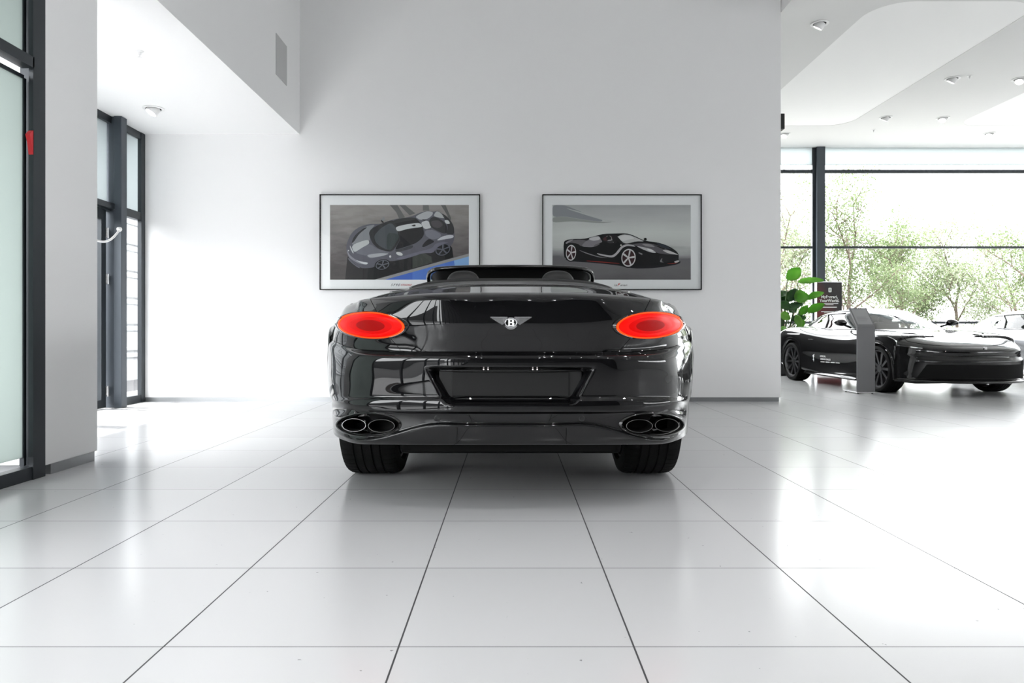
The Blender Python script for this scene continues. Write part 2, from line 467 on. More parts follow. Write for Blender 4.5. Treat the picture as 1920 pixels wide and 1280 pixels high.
def convertible():
    car = thing('convertible_car', 'black open convertible seen from behind with glowing red oval tail lights', 'car', (0, 4.056, 0))
    org = Vector((0, 4.056, 0))

    def put(mb, name, mats, parent=car, **k):
        if parent is car:
            mb.v = [(v[0] - org.x, v[1] - org.y, v[2] - org.z) for v in mb.v]
            return mb.build(name, mats, car, **k)
        mb.v = [(v[0] - org.x, v[1] - org.y, v[2] - org.z) for v in mb.v]
        return mb.build(name, mats, parent, **k)

    side_x7 = [.81, .915, .955, .975, .980, .981, .983, .983, .982, .974, .970, .968, .966, .964, .958, .956, .945, .85]
    side_z7 = [1.02, .970, .93, .86, .81, .79, .77, .74, .64, .555, .535, .50, .47, .45, .38, .365, .285, .275]
    R = []
    R.append([(0, 4.25, 1.118), (.29, 4.26, 1.115), (.50, 4.30, 1.100), (.63, 4.40, 1.076), (.67, 4.52, 1.06), (.69, 4.64, 1.05), (.70, 4.78, 1.045),
              (.705, 4.98, 1.04), (.71, 5.35, 1.02), (.71, 5.9, 1.0), (.66, 6.25, .98), (.4, 6.42, .985), (0, 6.48, .99)])
    side = lambda k: [(side_x7[k], 4.08, side_z7[k]),
                      (side_x7[k] * .968, 4.95, side_z7[k] * 1.0),
                      (side_x7[k] * .965, 5.8, side_z7[k] * .985),
                      (side_x7[k] * .975, 6.9, .245 + (side_z7[k] - .275) * .93),
                      ((.88 - .0) * (.55 + .45 * min(1, (1.02 - side_z7[k]) / .2)), 7.42 - .35 * max(0, (side_z7[k] - .86) / .16) , .22 + (side_z7[k] - .275) * .88),
                      (0, 7.72 - .5 * max(0, (side_z7[k] - .80) / .2), .22 + (side_z7[k] - .275) * .88)]
    r1 = [Q(0, 536.0, 3.50), Q(90, 536.8, 3.52), Q(165, 540.5, 3.62), Q(234, 550, 3.92), (.745, 4.12, 1.018), (.775, 4.27, 1.02), (.795, 4.42, 1.022),
          (.81, 4.65, 1.02), (.80, 5.1, 1.0), (.80, 5.85, .98), (.76, 6.6, .94), (.45, 6.95, .94), (0, 7.03, .94)]
    R.append(r1)
    R.append(None)
    rear = [
        # lip of the boot lid
        [Q(0, 548, 3.10), Q(90, 548.6, 3.105), Q(170, 551, 3.14), Q(262, 560, 3.31), Q(285, 565, 3.46), Q(304, 572, 3.66), (.882, 3.85, .955)],
        [Q(0, 561, 3.036), Q(90, 561.5, 3.041), Q(170, 563, 3.071), Q(257, 572, 3.235), Q(290, 579, 3.39), Q(313, 586, 3.58), (.908, 3.79, .905)],
        [Q(0, 603, 3.03), Q(90, 603, 3.035), Q(165, 603, 3.06), Q(240, 604, 3.14), Q(288, 606, 3.28), Q(318, 608, 3.46), (.922, 3.70, .835)],
        [Q(0, 632, 3.038), Q(90, 632, 3.043), Q(160, 632, 3.068), Q(226, 632, 3.135), Q(286, 633, 3.275), Q(322, 630, 3.46), (.929, 3.67, .790)],
        [Q(0, 659, 3.050), Q(90, 659, 3.055), Q(155, 659, 3.075), Q(206, 658.5, 3.115), Q(281, 655, 3.25), Q(322, 643, 3.45), (.932, 3.66, .766)],
        # shelf above the bumper
        [Q(0, 667, 3.0), Q(90, 667, 3.005), Q(155, 667.5, 3.03), Q(215, 668, 3.08), Q(284, 665, 3.20), Q(323, 653, 3.43), (.942, 3.65, .745)],
        [Q(0, 675, 2.995), Q(90, 675, 3.0), Q(155, 675.5, 3.025), Q(217, 676, 3.075), Q(288, 675, 3.195), Q(327, 666, 3.42), (.946, 3.65, .72)],
        [Q(0, 710, 2.996), Q(90, 710, 3.001), Q(155, 710, 3.026), Q(220, 710, 3.077), Q(294, 709, 3.205), Q(330, 706, 3.41), (.9465, 3.64, .62)],
        [Q(0, 743, 3.000), Q(90, 743, 3.005), Q(155, 743, 3.030), Q(220, 743, 3.082), Q(295, 743, 3.205), Q(328, 742, 3.39), (.929, 3.61, .49)],
        [Q(0, 750, 2.988), Q(90, 750, 2.993), Q(155, 750, 3.018), Q(220, 750, 3.068), Q(295, 750.5, 3.185), Q(328, 751, 3.37), (.919, 3.60, .468)],
        [Q(0, 763, 2.985), Q(90, 763, 2.99), Q(155, 763, 3.015), Q(220, 762, 3.065), Q(291, 760, 3.17), Q(323, 759, 3.35), (.910, 3.58, .445)],
        [Q(0, 771, 2.985), Q(90, 771, 2.99), Q(155, 771, 3.015), Q(220, 770, 3.065), Q(285, 767, 3.165), Q(320, 770, 3.33), (.905, 3.56, .415)],
        [Q(0, 775, 3.005), Q(90, 775, 3.01), Q(155, 775, 3.035), Q(220, 774, 3.08), Q(283, 771, 3.165), Q(321, 778, 3.31), (.898, 3.54, .39)],
        [Q(0, 793, 3.015), Q(90, 793, 3.02), Q(155, 794, 3.045), Q(222, 812, 3.095), Q(280, 821, 3.165), Q(316, 813, 3.29), (.886, 3.51, .335)],
        [Q(0, 797, 2.998), Q(90, 797, 3.003), Q(155, 798, 3.028), Q(222, 816, 3.08), Q(280, 825, 3.15), Q(314, 818, 3.28), (.882, 3.50, .322)],
        [Q(0, 834, 3.045), Q(90, 834, 3.05), Q(155, 834, 3.07), Q(216, 833.5, 3.115), Q(276, 832.5, 3.175), Q(306, 827, 3.28), (.868, 3.48, .295)],
        [(0, 3.18, .315), (.2, 3.185, .315), (.35, 3.2, .315), (.5, 3.24, .315), (.63, 3.30, .315), (.71, 3.40, .312), (.78, 3.52, .31)],
    ]
    for k, row in enumerate(rear):
        R.append(row + side(k + 1))
    R[2] = (np.array(r1) * .07 + np.array(R[3]) * .93).tolist()
    rows = np.array(R)
    # the rear wheel arch begins beyond column 6; knots from mean chord lengths
    ku = np.concatenate([[0], np.cumsum(np.linalg.norm(np.diff(rows[5:13], axis=1), axis=2).mean(0))])
    kv = np.concatenate([[0], np.cumsum(np.linalg.norm(np.diff(rows[:, :6], axis=0), axis=2).mean(1))])
    step = .0045

    def between(a, b, st):
        n = max(1, int(round((b - a) / st)))
        return list(np.linspace(a, b, n + 1)[:-1])
    e = .0016
    us = between(0, ku[3] - e, step) + [ku[3] - e, ku[3], ku[3] + e] + between(ku[3] + e, ku[6] + .05, step)[1:] + between(ku[6] + .05, ku[-1], .045) + [ku[-1]]
    us = np.array(us)
    vs = [0]
    for r in range(len(kv) - 1):
        a, b = kv[r], kv[r + 1]
        seg = between(a, b, .004)
        if r in (1, 7): seg = [a, a + e] + [t for t in seg if t > a + 2 * e]
        if r in (0, 6): seg = [t for t in seg if t < b - 2 * e] + [b - e]
        vs += seg[1:] if seg[0] == vs[-1] else seg
    vs = np.array(sorted(set(vs + [kv[-1]])))
    P, uf = surf_grid(rows, us, vs, ku, kv)
    P = smooth_grid(P, 3, .5, 0)
    iv1, iv6 = [int(np.argmin(abs(vs - kv[k]))) for k in (1, 7)]
    nu = len(us) - 1
    ju = lambda k: int(np.argmin(abs(us - ku[k])))
    j3 = ju(3)
    mid = P[int(np.argmin(abs(vs - kv[10]))), nu:, 1]
    j6 = int(np.argmin(abs(mid - 3.635)))
    N, s = grid_normals(P, np.array([0, 5.2, .55]))
    # wheel arches: lift the lower flank over each wheel
    for ay, ar in ((4.056, .405), (6.907, .405)):
        x, y, z = P[..., 0], P[..., 1], P[..., 2]
        d = np.abs(y - ay)
        on = (d < ar) & (np.abs(x) > .5)
        arch = np.where(on, .374 + np.sqrt(np.maximum(ar ** 2 - d ** 2, 0)), 0)
        ztop, zlo = .86, .285
        need = on & (z < ztop)
        P[..., 2] = np.where(need & (arch > zlo), arch + (z - zlo).clip(0) * (ztop - arch) / (ztop - zlo), z)
    P0 = P.copy()
    # recess for the number plate, and the two exhaust ovals
    y = P[..., 1]; DX = P[..., 0] / y * F; PY = CY - (P[..., 2] - H) / y * F
    rear_part = y < 3.75

    # rounded trapezium: half-width 163 at the top (py 687) and 126 at the bottom (py 759), wide chamfers at the sides
    hw = 163 - (PY - 687) * (163 - 125) / 72
    sm = lambda t: np.clip(t, 0, 1) ** 2 * (3 - 2 * np.clip(t, 0, 1))
    k = sm((hw - np.abs(DX)) / 24) * sm((36 - np.abs(PY - 723)) / 8)
    P[..., 1] += np.where(rear_part, k * .058, 0)
    ELX, ELY, ELA, ELB = 266, 796, 58, 21.5
    er = np.sqrt(((np.abs(DX) - ELX) / ELA) ** 2 + ((PY - ELY) / ELB) ** 2)
    k = np.clip((1 - er) / .10, 0, 1)
    P[..., 1] += np.where(rear_part, k * .075, 0)
    nU, nV = P.shape[1], P.shape[0]
    c = nu  # index of the centre column
    N1, s1 = grid_normals(P, np.array([0, 5.2, .55]))
    # base surface to hang the fittings on
    jr = j6
    sub = P0[:, c - jr:c + jr + 1]
    a_, b_ = sub.shape[:2]
    fs = [(i * b_ + j, i * b_ + j + 1, (i + 1) * b_ + j + 1, (i + 1) * b_ + j) for i in range(a_ - 1) for j in range(b_ - 1)]
    bvh = BVHTree.FromPolygons([tuple(map(float, p)) for p in sub.reshape(-1, 3)], fs)

    def hit(dx, py):
        d = Vector((dx / F, 1, (CY - py) / F))
        loc, nr, idx, dist = bvh.ray_cast(Vector((0, 0, H)), d)
        if loc is None:
            loc, nr, idx, dist = bvh.find_nearest(Vector((0, 0, H)) + d * 3.4)
        if nr.y > 0: nr = -nr
        return loc, nr

    # --- sheet metal
    mb = MB()
    patch(mb, P, N, 0, iv6 - 1, 0, c - j3 - 1, sides='br', sgn=s)
    patch(mb, P, N, 0, iv6 - 1, c + j3 + 1, nU - 1, sides='bl', sgn=s)
    patch(mb, P, N, iv6 - 1, nV - 1, 0, c - j6, sides='r', sgn=s)
    patch(mb, P, N, iv6 - 1, nV - 1, c + j6, nU - 1, sides='l', sgn=s)
    put(mb, 'body_shell', M_PAINT, smooth=True, angle=40)
    mb = MB(); patch(mb, P, N, 0, iv1 - 1, c - j3 + 1, c + j3 - 1, sides='blr', sgn=s)
    put(mb, 'roof_cover', M_COVER, smooth=True, angle=40)
    mb = MB(); patch(mb, P, N, iv1 + 1, iv6 - 1, c - j3 + 1, c + j3 - 1, sgn=s)
    lid = put(mb, 'boot_lid', M_PAINT, smooth=True, angle=40)
    mb = MB(); patch(mb, P, N1, iv6 + 1, nV - 1, c - j6 + 1, c + j6 - 1, sides='tlr', sgn=s)
    bumper = put(mb, 'rear_bumper', M_PAINT, smooth=True, angle=40)

    # --- trim line along the front edge of the roof cover
    mb = MB()
    mb.tube([tuple(P[2, j] + N[2, j] * .004) for j in range(c - j3, c + j3 + 1, 4)], .007, 8)
    put(mb, 'trim_strip', M_GLOSSBLK, smooth=True)
    mb = MB()
    ir = iv1 - 12
    mb.tube([tuple(P[ir, j] + N[ir, j] * .001) for j in range(c - j3 + 6, c + j3 - 5, 4)], .006, 8)
    mb.tube([tuple(P[ir - 14, j] + N[ir - 14, j] * .001) for j in range(c - j3 + 6, c + j3 - 5, 4)], .004, 8)
    put(mb, 'cover_bead', M_GLOSSBLK, smooth=True)
    # loose mesh roof boot: soft hump between seats and deck
    mb = MB()
    sec = []
    for i in range(33):
        t = -1 + i / 16
        x = t * .60
        zt = 1.128 - .012 * abs(t) ** 2 - .035 * abs(t) ** 6
        sec.append([(x, 4.16 + .07 * t * t, zt - .03), (x, 4.20 + .07 * t * t, zt), (x, 4.30 + .07 * t * t, zt + .006), (x, 4.42 + .07 * t * t, zt - .01), (x, 4.46 + .07 * t * t, zt - .10)])
    n5 = 5
    mb.add([p for s_ in sec for p in s_], [(i * n5 + k, i * n5 + k + 1, (i + 1) * n5 + k + 1, (i + 1) * n5 + k) for i in range(32) for k in range(4)])
    put(mb, 'folded_roof', M_SATBLK, smooth=True)

    # --- tail lights
    def oval(cx, cy, a, b, rot, r, th):
        ex, ey = a * r * math.cos(th), b * r * math.sin(th)
        return cx + ex * math.cos(rot) - ey * math.sin(rot), cy + ex * math.sin(rot) + ey * math.cos(rot)

    def oval_disc(mb, cx, cy, a, b, rot, radii, offs, n=72, mi=0, cap=True):
        vs_, fs_ = [], []
        for r, o in zip(radii, offs):
            for k_ in range(n):
                dx, py = oval(cx, cy, a, b, rot, r, 2 * math.pi * k_ / n)
                loc, nr = hit(dx, py)
                vs_.append(loc + nr * o * .6 + Vector((0, -o * .4, 0)))
        m_ = len(radii)
        for i in range(m_ - 1):
            for k_ in range(n):
                l = (k_ + 1) % n
                fs_.append((i * n + k_, i * n + l, (i + 1) * n + l, (i + 1) * n + k_))
        if cap: fs_.append(tuple((m_ - 1) * n + k_ for k_ in range(n)))
        f2 = []
        for f in fs_:
            p = [vs_[i] for i in f[:3]]
            nn = (p[1] - p[0]).cross(p[2] - p[0])
            f2.append(f if nn.y < 0 else tuple(reversed(f)))
        mb.add(vs_, f2, mi)

    for sg in (-1, 1):
        cx, rot = sg * 260, -sg * .045
        A = (cx, 610, 66, 25, rot)
        mb = MB(); oval_disc(mb, *A, [1.05, 1.03, .965, .945], [-.01, .008, .010, -.012], cap=False)
        light = put(mb, 'tail_light', M_GLOSSBLK, smooth=True)
        light['label'] = 'lit red oval tail light'
        mb = MB(); oval_disc(mb, *A, [.968, .960, .952], [.004, .0115, .004], cap=False)
        put(mb, 'chrome_ring', M_CHROME, light, smooth=True)
        mb = MB(); oval_disc(mb, *A, [.95, .93, .89, .875], [.002, .010, .011, .006], cap=False)
        put(mb, 'light_guide', M_REDHOT, light, smooth=True)
        mb = MB(); oval_disc(mb, *A, [.88, .82, .72, .66, .60], [.007, .009, .012, .012, .011], cap=False)
        put(mb, 'red_lens', M_RED, light, smooth=True)
        mb = MB(); oval_disc(mb, *A, [.61, .55, .46, .40], [.0112, .012, .0125, .012], cap=False)
        put(mb, 'inner_lens', M_REDMID, light, smooth=True)
        mb = MB(); oval_disc(mb, *A, [.41, .3, .15, .03], [.012, .0125, .013, .013])
        put(mb, 'lens_core', M_REDDK, light, smooth=True)

    # --- exhausts
    for sg in (-1, 1):
        mb = MB(); oval_disc(mb, sg * ELX, ELY, ELA, ELB, 0, [1.09, 1.06, 1.0, .975], [-.004, .006, .006, -.02], cap=False)
        tr = put(mb, 'exhaust_trim', M_GLOSSBLK, smooth=True)
        mb = MB(); oval_disc(mb, sg * ELX, ELY, ELA, ELB, 0, [1.0, .97, .93, .90, .5, .05], [.005, -.012, -.045, -.066, -.068, -.068])
        put(mb, 'recess_panel', M_MATBLK, tr, smooth=True)
        mb = MB(); oval_disc(mb, sg * ELX, ELY, ELA, ELB, 0, [.955, .94, .925], [-.014, -.008, -.02], cap=False)
        put(mb, 'inner_bead', M_GLOSSBLK, tr, smooth=True)
        for cx, cy, a, b in ((293.5, 796.7, 23, 12.2), (242, 798.3, 25, 12.2)):
            l, _ = hit(sg * cx, cy)
            yy = l.y + .006
            x0, z0 = sg * cx / F * yy, H + (CY - cy) / F * yy
            ra, rb = a / F * yy, b / F * yy
            prof = [(1.0, .10), (1.0, .003), (.99, 0), (.965, 0), (.95, .003), (.95, .02)]
            yaw = sg * .10 if cx > 270 else 0
            def elbow(prof):
                m_ = MB(); n = 48
                m_.lathe([(r, h) for r, h in prof], n, 'y')
                m_.v = [(x0 + v[0] * ra - 0 * v[1], yy + v[1] + (v[0] * ra) * yaw * sg * sg, z0 + v[2] * rb) for v in m_.v]
                return m_
            tip = put(elbow(prof), 'exhaust_pipe', M_PIPE, tr, smooth=True, angle=50)
            put(elbow([(.951, .003), (.94, .03), (.9, .09), (.02, .09)]), 'pipe_bore', M_MATBLK, tr, smooth=True)

    # --- number plate and its lamps
    yp = 3.055
    mb = MB()
    x1, za, zb = 110 / F * yp, WZ(743, yp), WZ(696.5, yp)
    mb.box(-x1, x1, yp - .006, yp + .004, za, zb, bev=.004)
    put(mb, 'number_plate', M_PLATE)
    mb = MB(); mb.box(-x1 - .055, x1 + .055, yp + .004, yp + .03, za - .012, zb + .004, bev=.004)
    put(mb, 'plate_holder', M_SATBLK)
    for sg in (-1, 1):
        yl = 3.022
        xx, zz = sg * 46 / F * yl, WZ(692, yl)
        mb = MB(); mb.box(xx - .025, xx + .025, yl - .004, yl + .02, zz - .005, zz + .006, bev=.002)
        lampo = put(mb, 'plate_lamp', M_MATBLK)
        mb = MB()
        for d in (-.0095, .0095):
            mb.lathe([(.0, -.0005), (.003, 0), (.003, .006)], 12, 'y', (xx + d, yl - .0055, zz))
        put(mb, 'lamp_bulb', M_LAMP, lampo)
    # parking sensors
    for dx in (-137, 134):
        l, nr = hit(dx, 784)
        mb = MB(); mb.lathe([(.0135, .004), (.0135, -.002), (.011, -.003), (.0105, -.0015), (0, -.001)], 24, 'y', (l.x, l.y, l.z))
        put(mb, 'parking_sensor', M_SATBLK, smooth=True, angle=40)
    # grooves that divide the lower valance
    for dx in (-100, 105):
        mb = MB()
        mb.tube([hit(dx + t * 2, py)[0] + Vector((0, -.0005, 0)) for t, py in ((0, 801), (0, 812), (-.5, 824), (0, 832))], .0016, 6)
        put(mb, 'valance_groove', M_MATBLK)
    for sg in (-1, 1):
        mb = MB()
        mb.tube([hit(sg * 78 - sg * t, 777 + t * 2.2)[0] + Vector((0, -.0003, 0)) for t in (0, 3, 6)], .001, 6)
        put(mb, 'tow_cover_seam', M_MATBLK)
    # small reflective script strip in the middle of the valance
    # --- diffuser below
    yd0, yd1 = 3.16, 3.60
    mb = MB()
    pr = [(-196, 833), (-185, 846), (188, 846), (193, 840), (199, 833)]
    front = [(dx / F * 3.2, 3.2, WZ(py, 3.2)) for dx, py in pr]
    front = [(p[0], p[1], min(p[2], .315)) for p in front]
    back = [(p[0] * 1.02, 3.66, p[2] - .035) for p in front]
    n = len(front)
    mb.add(front + back, [tuple(range(n)), tuple(range(2 * n - 1, n - 1, -1))] + [(i, i + n, (i + 1) % n + n, (i + 1) % n) for i in range(n)])
    put(mb, 'diffuser', M_MATBLK)
    mb = MB(); mb.box(-.56, .56, 3.55, 7.4, .19, .34, bev=.02); mb.box(-.86, .86, 4.56, 6.42, .17, .34, bev=.02)
    put(mb, 'underbody', M_MATBLK)

    # --- winged badge
    bl, bn = hit(0, 605)
    yb = bl.y - .012
    S_ = yb / F
    bx = lambda px: (px - 956) * S_
    bz = lambda py: WZ(py, yb)
    # zoom frame of the badge: 1920/110 = 17.45 per px
    Z = lambda X, Y: (900 + X / 17.45 + 1, 580 + Y / 17.45)
    mb = MB()

    def slab(mb, pts, y0, th, mi=0):
        n = len(pts)
        a = [(bx(p[0]), y0 - th, bz(p[1])) for p in pts]
        b = [(bx(p[0]), y0, bz(p[1])) for p in pts]
        mb.add(a + b, [tuple(range(n))] + [(i, (i + 1) % n, (i + 1) % n + n, i + n) for i in range(n)], mi)
    nf = 9
    for sg in (-1, 1):
        top0, tip = (840, 250), (300, 250)
        for k_ in range(nf):
            t0, t1 = k_ / nf, (k_ + .74) / nf
            # outer feather ends run from the wing tip down to the banner; roots gather by the ring
            def outer(t): return (300 + 400 * t ** .9, 250 + 255 * t ** .85)
            def root(t): return (850 - 70 * t, 262 + 190 * t)
            o0, o1, r0_, r1_ = outer(t0), outer(t1), root(t0), root(t1)
            pts = [o0, ((o0[0] + o1[0]) / 2 + 2, o1[1] + 4), o1, r1_, r0_]
            pts = [Z(978 + sg * (978 - X), Y) for X, Y in pts]
            slab(mb, pts, yb, .003 + .0022 * (k_ % 2))
        slab(mb, [Z(978 + sg * (978 - X), Y) for X, Y in [(300, 240), (860, 240), (880, 275), (820, 262), (330, 258)]], yb, .0062)
        slab(mb, [Z(978 + sg * (978 - X), Y) for X, Y in [(690, 300), (850, 262), (830, 400), (775, 440)]], yb, .005)
    badge = put(mb, 'winged_badge', M_SILV)
    badge['label'] = 'silver winged badge with the letter B'
    mb = MB()
    cpx, cpy = Z(978, 430)
    ring = [(bx(cpx + 10.6 * math.cos(a)), yb - .004, bz(cpy + 8.0 * math.sin(a))) for a in [2 * math.pi * i / 40 for i in range(40)]]
    mb.tube(ring, .0022, 8, closed=True)
    # banner under the ring
    ban = [(cpx + 12.5 * math.cos(a), cpy + 1 + 12.0 * math.sin(a)) for a in np.linspace(math.radians(155), math.radians(25), 24)]
    ban2 = [(cpx + 10.5 * math.cos(a), cpy + 1 + 8.0 * math.sin(a)) for a in np.linspace(math.radians(25), math.radians(155), 24)]
    for i in range(23):
        slab(mb, [ban[i], ban[i + 1], ban2[22 - i], ban2[23 - i]], yb, .0035 if i % 2 else .0042)
    slab(mb, [(cpx - 4, cpy - 9.6), (cpx + 4, cpy - 9.6), (cpx + 5.4, cpy - 6.5), (cpx - 5.4, cpy - 6.5)], yb, .0055)
    put(mb, 'badge_ring', M_SILV, badge, smooth=True, angle=40)
    mb = MB(); mb.poly([(bx(cpx + 10.2 * math.cos(a)), yb - .0036, bz(cpy + 7.6 * math.sin(a))) for a in [-2 * math.pi * i / 40 for i in range(40)]])
    put(mb, 'badge_disc', M_GLOSSBLK, badge)
    mb = MB()
    slab(mb, [(cpx - 6, cpy - 6.2), (cpx + 3.5, cpy - 6.2), (cpx + 5.6, cpy - 5), (cpx + 5.8, cpy - 1.8), (cpx + 4.6, cpy - .3), (cpx + 6.4, cpy + 1.4), (cpx + 6.2, cpy + 5), (cpx + 4, cpy + 6.3), (cpx - 6, cpy + 6.3),
              (cpx - 6, cpy + 5.2), (cpx - 5, cpy + 4.8), (cpx - 5, cpy - 4.6), (cpx - 6, cpy - 5)], yb - .0036, .0016)
    put(mb, 'badge_letter', M_WHITE, badge)
    mb = MB()
    for dy, r in ((-3.05, 1.75), (2.75, 1.95)):
        mb.poly([(bx(cpx + .1 + r * 1.15 * math.cos(a)), yb - .0056, bz(cpy + dy + r * math.sin(a))) for a in [-2 * math.pi * i / 24 for i in range(24)]])
    put(mb, 'letter_counter', M_GLOSSBLK, badge)
    # bevelled mount so that the badge sits on the lid
    mb = MB(); mb.box(-.03, .03, yb + .0, bl.y + .01, bz(612), bz(597))
    put(mb, 'badge_mount', M_SATBLK, badge)

    # --- wheels
    for wy, nm in ((4.056, 'rear'), (6.907, 'front')):
        for sg in (-1, 1):
            wheel(car, (sg * .762, wy - org.y, .374), .374, .312, .285, sg, 10)

    # --- windscreen frame, glass, cabin
    mb = MB()
    hdr = [(-.675, 6.30, .985), (-.67, 5.95, 1.13), (-.66, 5.66, 1.235), (-.640, 5.56, 1.275), (-.585, 5.50, 1.297), (-.45, 5.47, 1.306), (-.22, 5.455, 1.311), (0, 5.45, 1.312)]
    hdr = hdr + [(-p[0], p[1], p[2]) for p in hdr[-2::-1]]
    # smooth the run of the header
    d = np.concatenate([[0], np.cumsum(np.linalg.norm(np.diff(np.array(hdr), axis=0), axis=1))])
    hs = pchip(d, np.array(hdr), np.linspace(0, d[-1], 90))
    mb.tube([tuple(p) for p in hs], .017, 10)
    put(mb, 'windscreen_frame', M_GLOSSBLK, smooth=True)
    mb = MB()
    inn = [(p[0] * .985, p[1] + .02, p[2] - .012) for p in hs]
    low = [(x * .985, 6.36 - .0 * abs(x), .985) for x in np.linspace(-.675, .675, 90)]
    mb.add(inn + low, [(i, i + 1, i + 91, i + 90) for i in range(89)])
    put(mb, 'windscreen', M_TINT, smooth=True)
    mb = MB()
    # header lining with folded sun visors and the mirror between
    hl = [p for p in hs if p[2] > 1.24]
    a0 = [(p[0] * .97, p[1] + .02, p[2] - .012) for p in hl]
    a1 = [(p[0] * .95, p[1] + .10, max(1.20, p[2] - .105)) for p in hl]
    n = len(hl)
    mb.add(a0 + a1, [(i, i + 1, i + 1 + n, i + n) for i in range(n - 1)])
    put(mb, 'header_lining', M_SATBLK, smooth=True)
    for sg in (-1, 1):
        mb = MB(); mb.box(sg * .14, sg * .50, 5.545, 5.565, 1.15, 1.255, bev=.008)
        put(mb, 'sun_visor', M_LEATH)
    mb = MB(); mb.box(-.115, .115, 5.53, 5.55, 1.175, 1.235, bev=.009)
    put(mb, 'rear_view_mirror', M_SATBLK)
    mb = MB(); mb.box(-.69, .69, 5.85, 6.45, .72, .985, bev=.05)
    put(mb, 'dashboard', M_LEATH, smooth=True, angle=50)
    mb = MB(); mb.tube([(-.38 + .18 * math.cos(a), 5.72, .98 + .18 * math.sin(a)) for a in [2 * math.pi * i / 32 for i in range(32)]], .014, 8, closed=True)
    put(mb, 'steering_wheel', M_LEATH, smooth=True)
    mb = MB(); mb.box(-.66, .66, 4.3, 6.4, .28, .36); mb.box(-.70, -.64, 4.4, 6.4, .3, .99); mb.box(.64, .70, 4.4, 6.4, .3, .99); mb.box(-.64, .64, 4.30, 4.36, .3, 1.03)
    put(mb, 'cabin_tub', M_MATBLK)
    for sg in (-1, 1):
        for sy, zt in ((4.62, 1.04), (5.08, 1.08)):
            x0 = sg * (.335 if sy > 5 else .33)
            mb = MB()
            mb.box(x0 - .24, x0 + .24, sy + .05, sy + .45, .40, .56, bev=.05)
            mb.box(x0 - .23, x0 + .23, sy - .06, sy + .06, .5, zt, bev=.045)
            seat = put(mb, 'seat', M_LEATH, smooth=True, angle=60)
            if sy > 5:
                mb = MB()
                # headrest: a soft dome
                cx0, cz, yb_ = x0, 1.135, sy - .08
                vs_, fs_ = [], []
                nu_, nv_ = 36, 14
                for i in range(nv_ + 1):
                    f = i / nv_
                    ph = -math.pi / 2 + math.pi * f
                    for k_ in range(nu_):
                        a = 2 * math.pi * k_ / nu_
                        ca, sa = math.cos(a), math.sin(a)
                        sx = abs(ca) ** .75 * (1 if ca > 0 else -1); sz = abs(sa) ** .80 * (1 if sa > 0 else -1)
                        rr = math.cos(ph) ** .55 if math.cos(ph) > 1e-6 else 0
                        vs_.append((cx0 + .119 * rr * sx, yb_ + .055 * math.sin(ph), cz + .108 * rr * sz))
                for i in range(nv_):
                    for k_ in range(nu_):
                        l = (k_ + 1) % nu_
                        fs_.append((i * nu_ + k_, i * nu_ + l, (i + 1) * nu_ + l, (i + 1) * nu_ + k_))
                mb.add(vs_, fs_)
                hr = put(mb, 'headrest', M_LEATH, smooth=True)
    # door mirrors
    for sg in (-1, 1):
        mb = MB()
        bm = bmesh.new(); bmesh.ops.create_icosphere(bm, subdivisions=3, radius=1)
        for v in bm.verts: v.co = Vector((sg * .90 + v.co.x * .09, 6.0 + v.co.y * .07, 1.02 + v.co.z * .065))
        mb.bm(bm); mb.tube([(sg * .72, 6.02, .96), (sg * .86, 6.0, 1.0)], .018, 8)
        put(mb, 'door_mirror', M_PAINT, smooth=True)
    return car


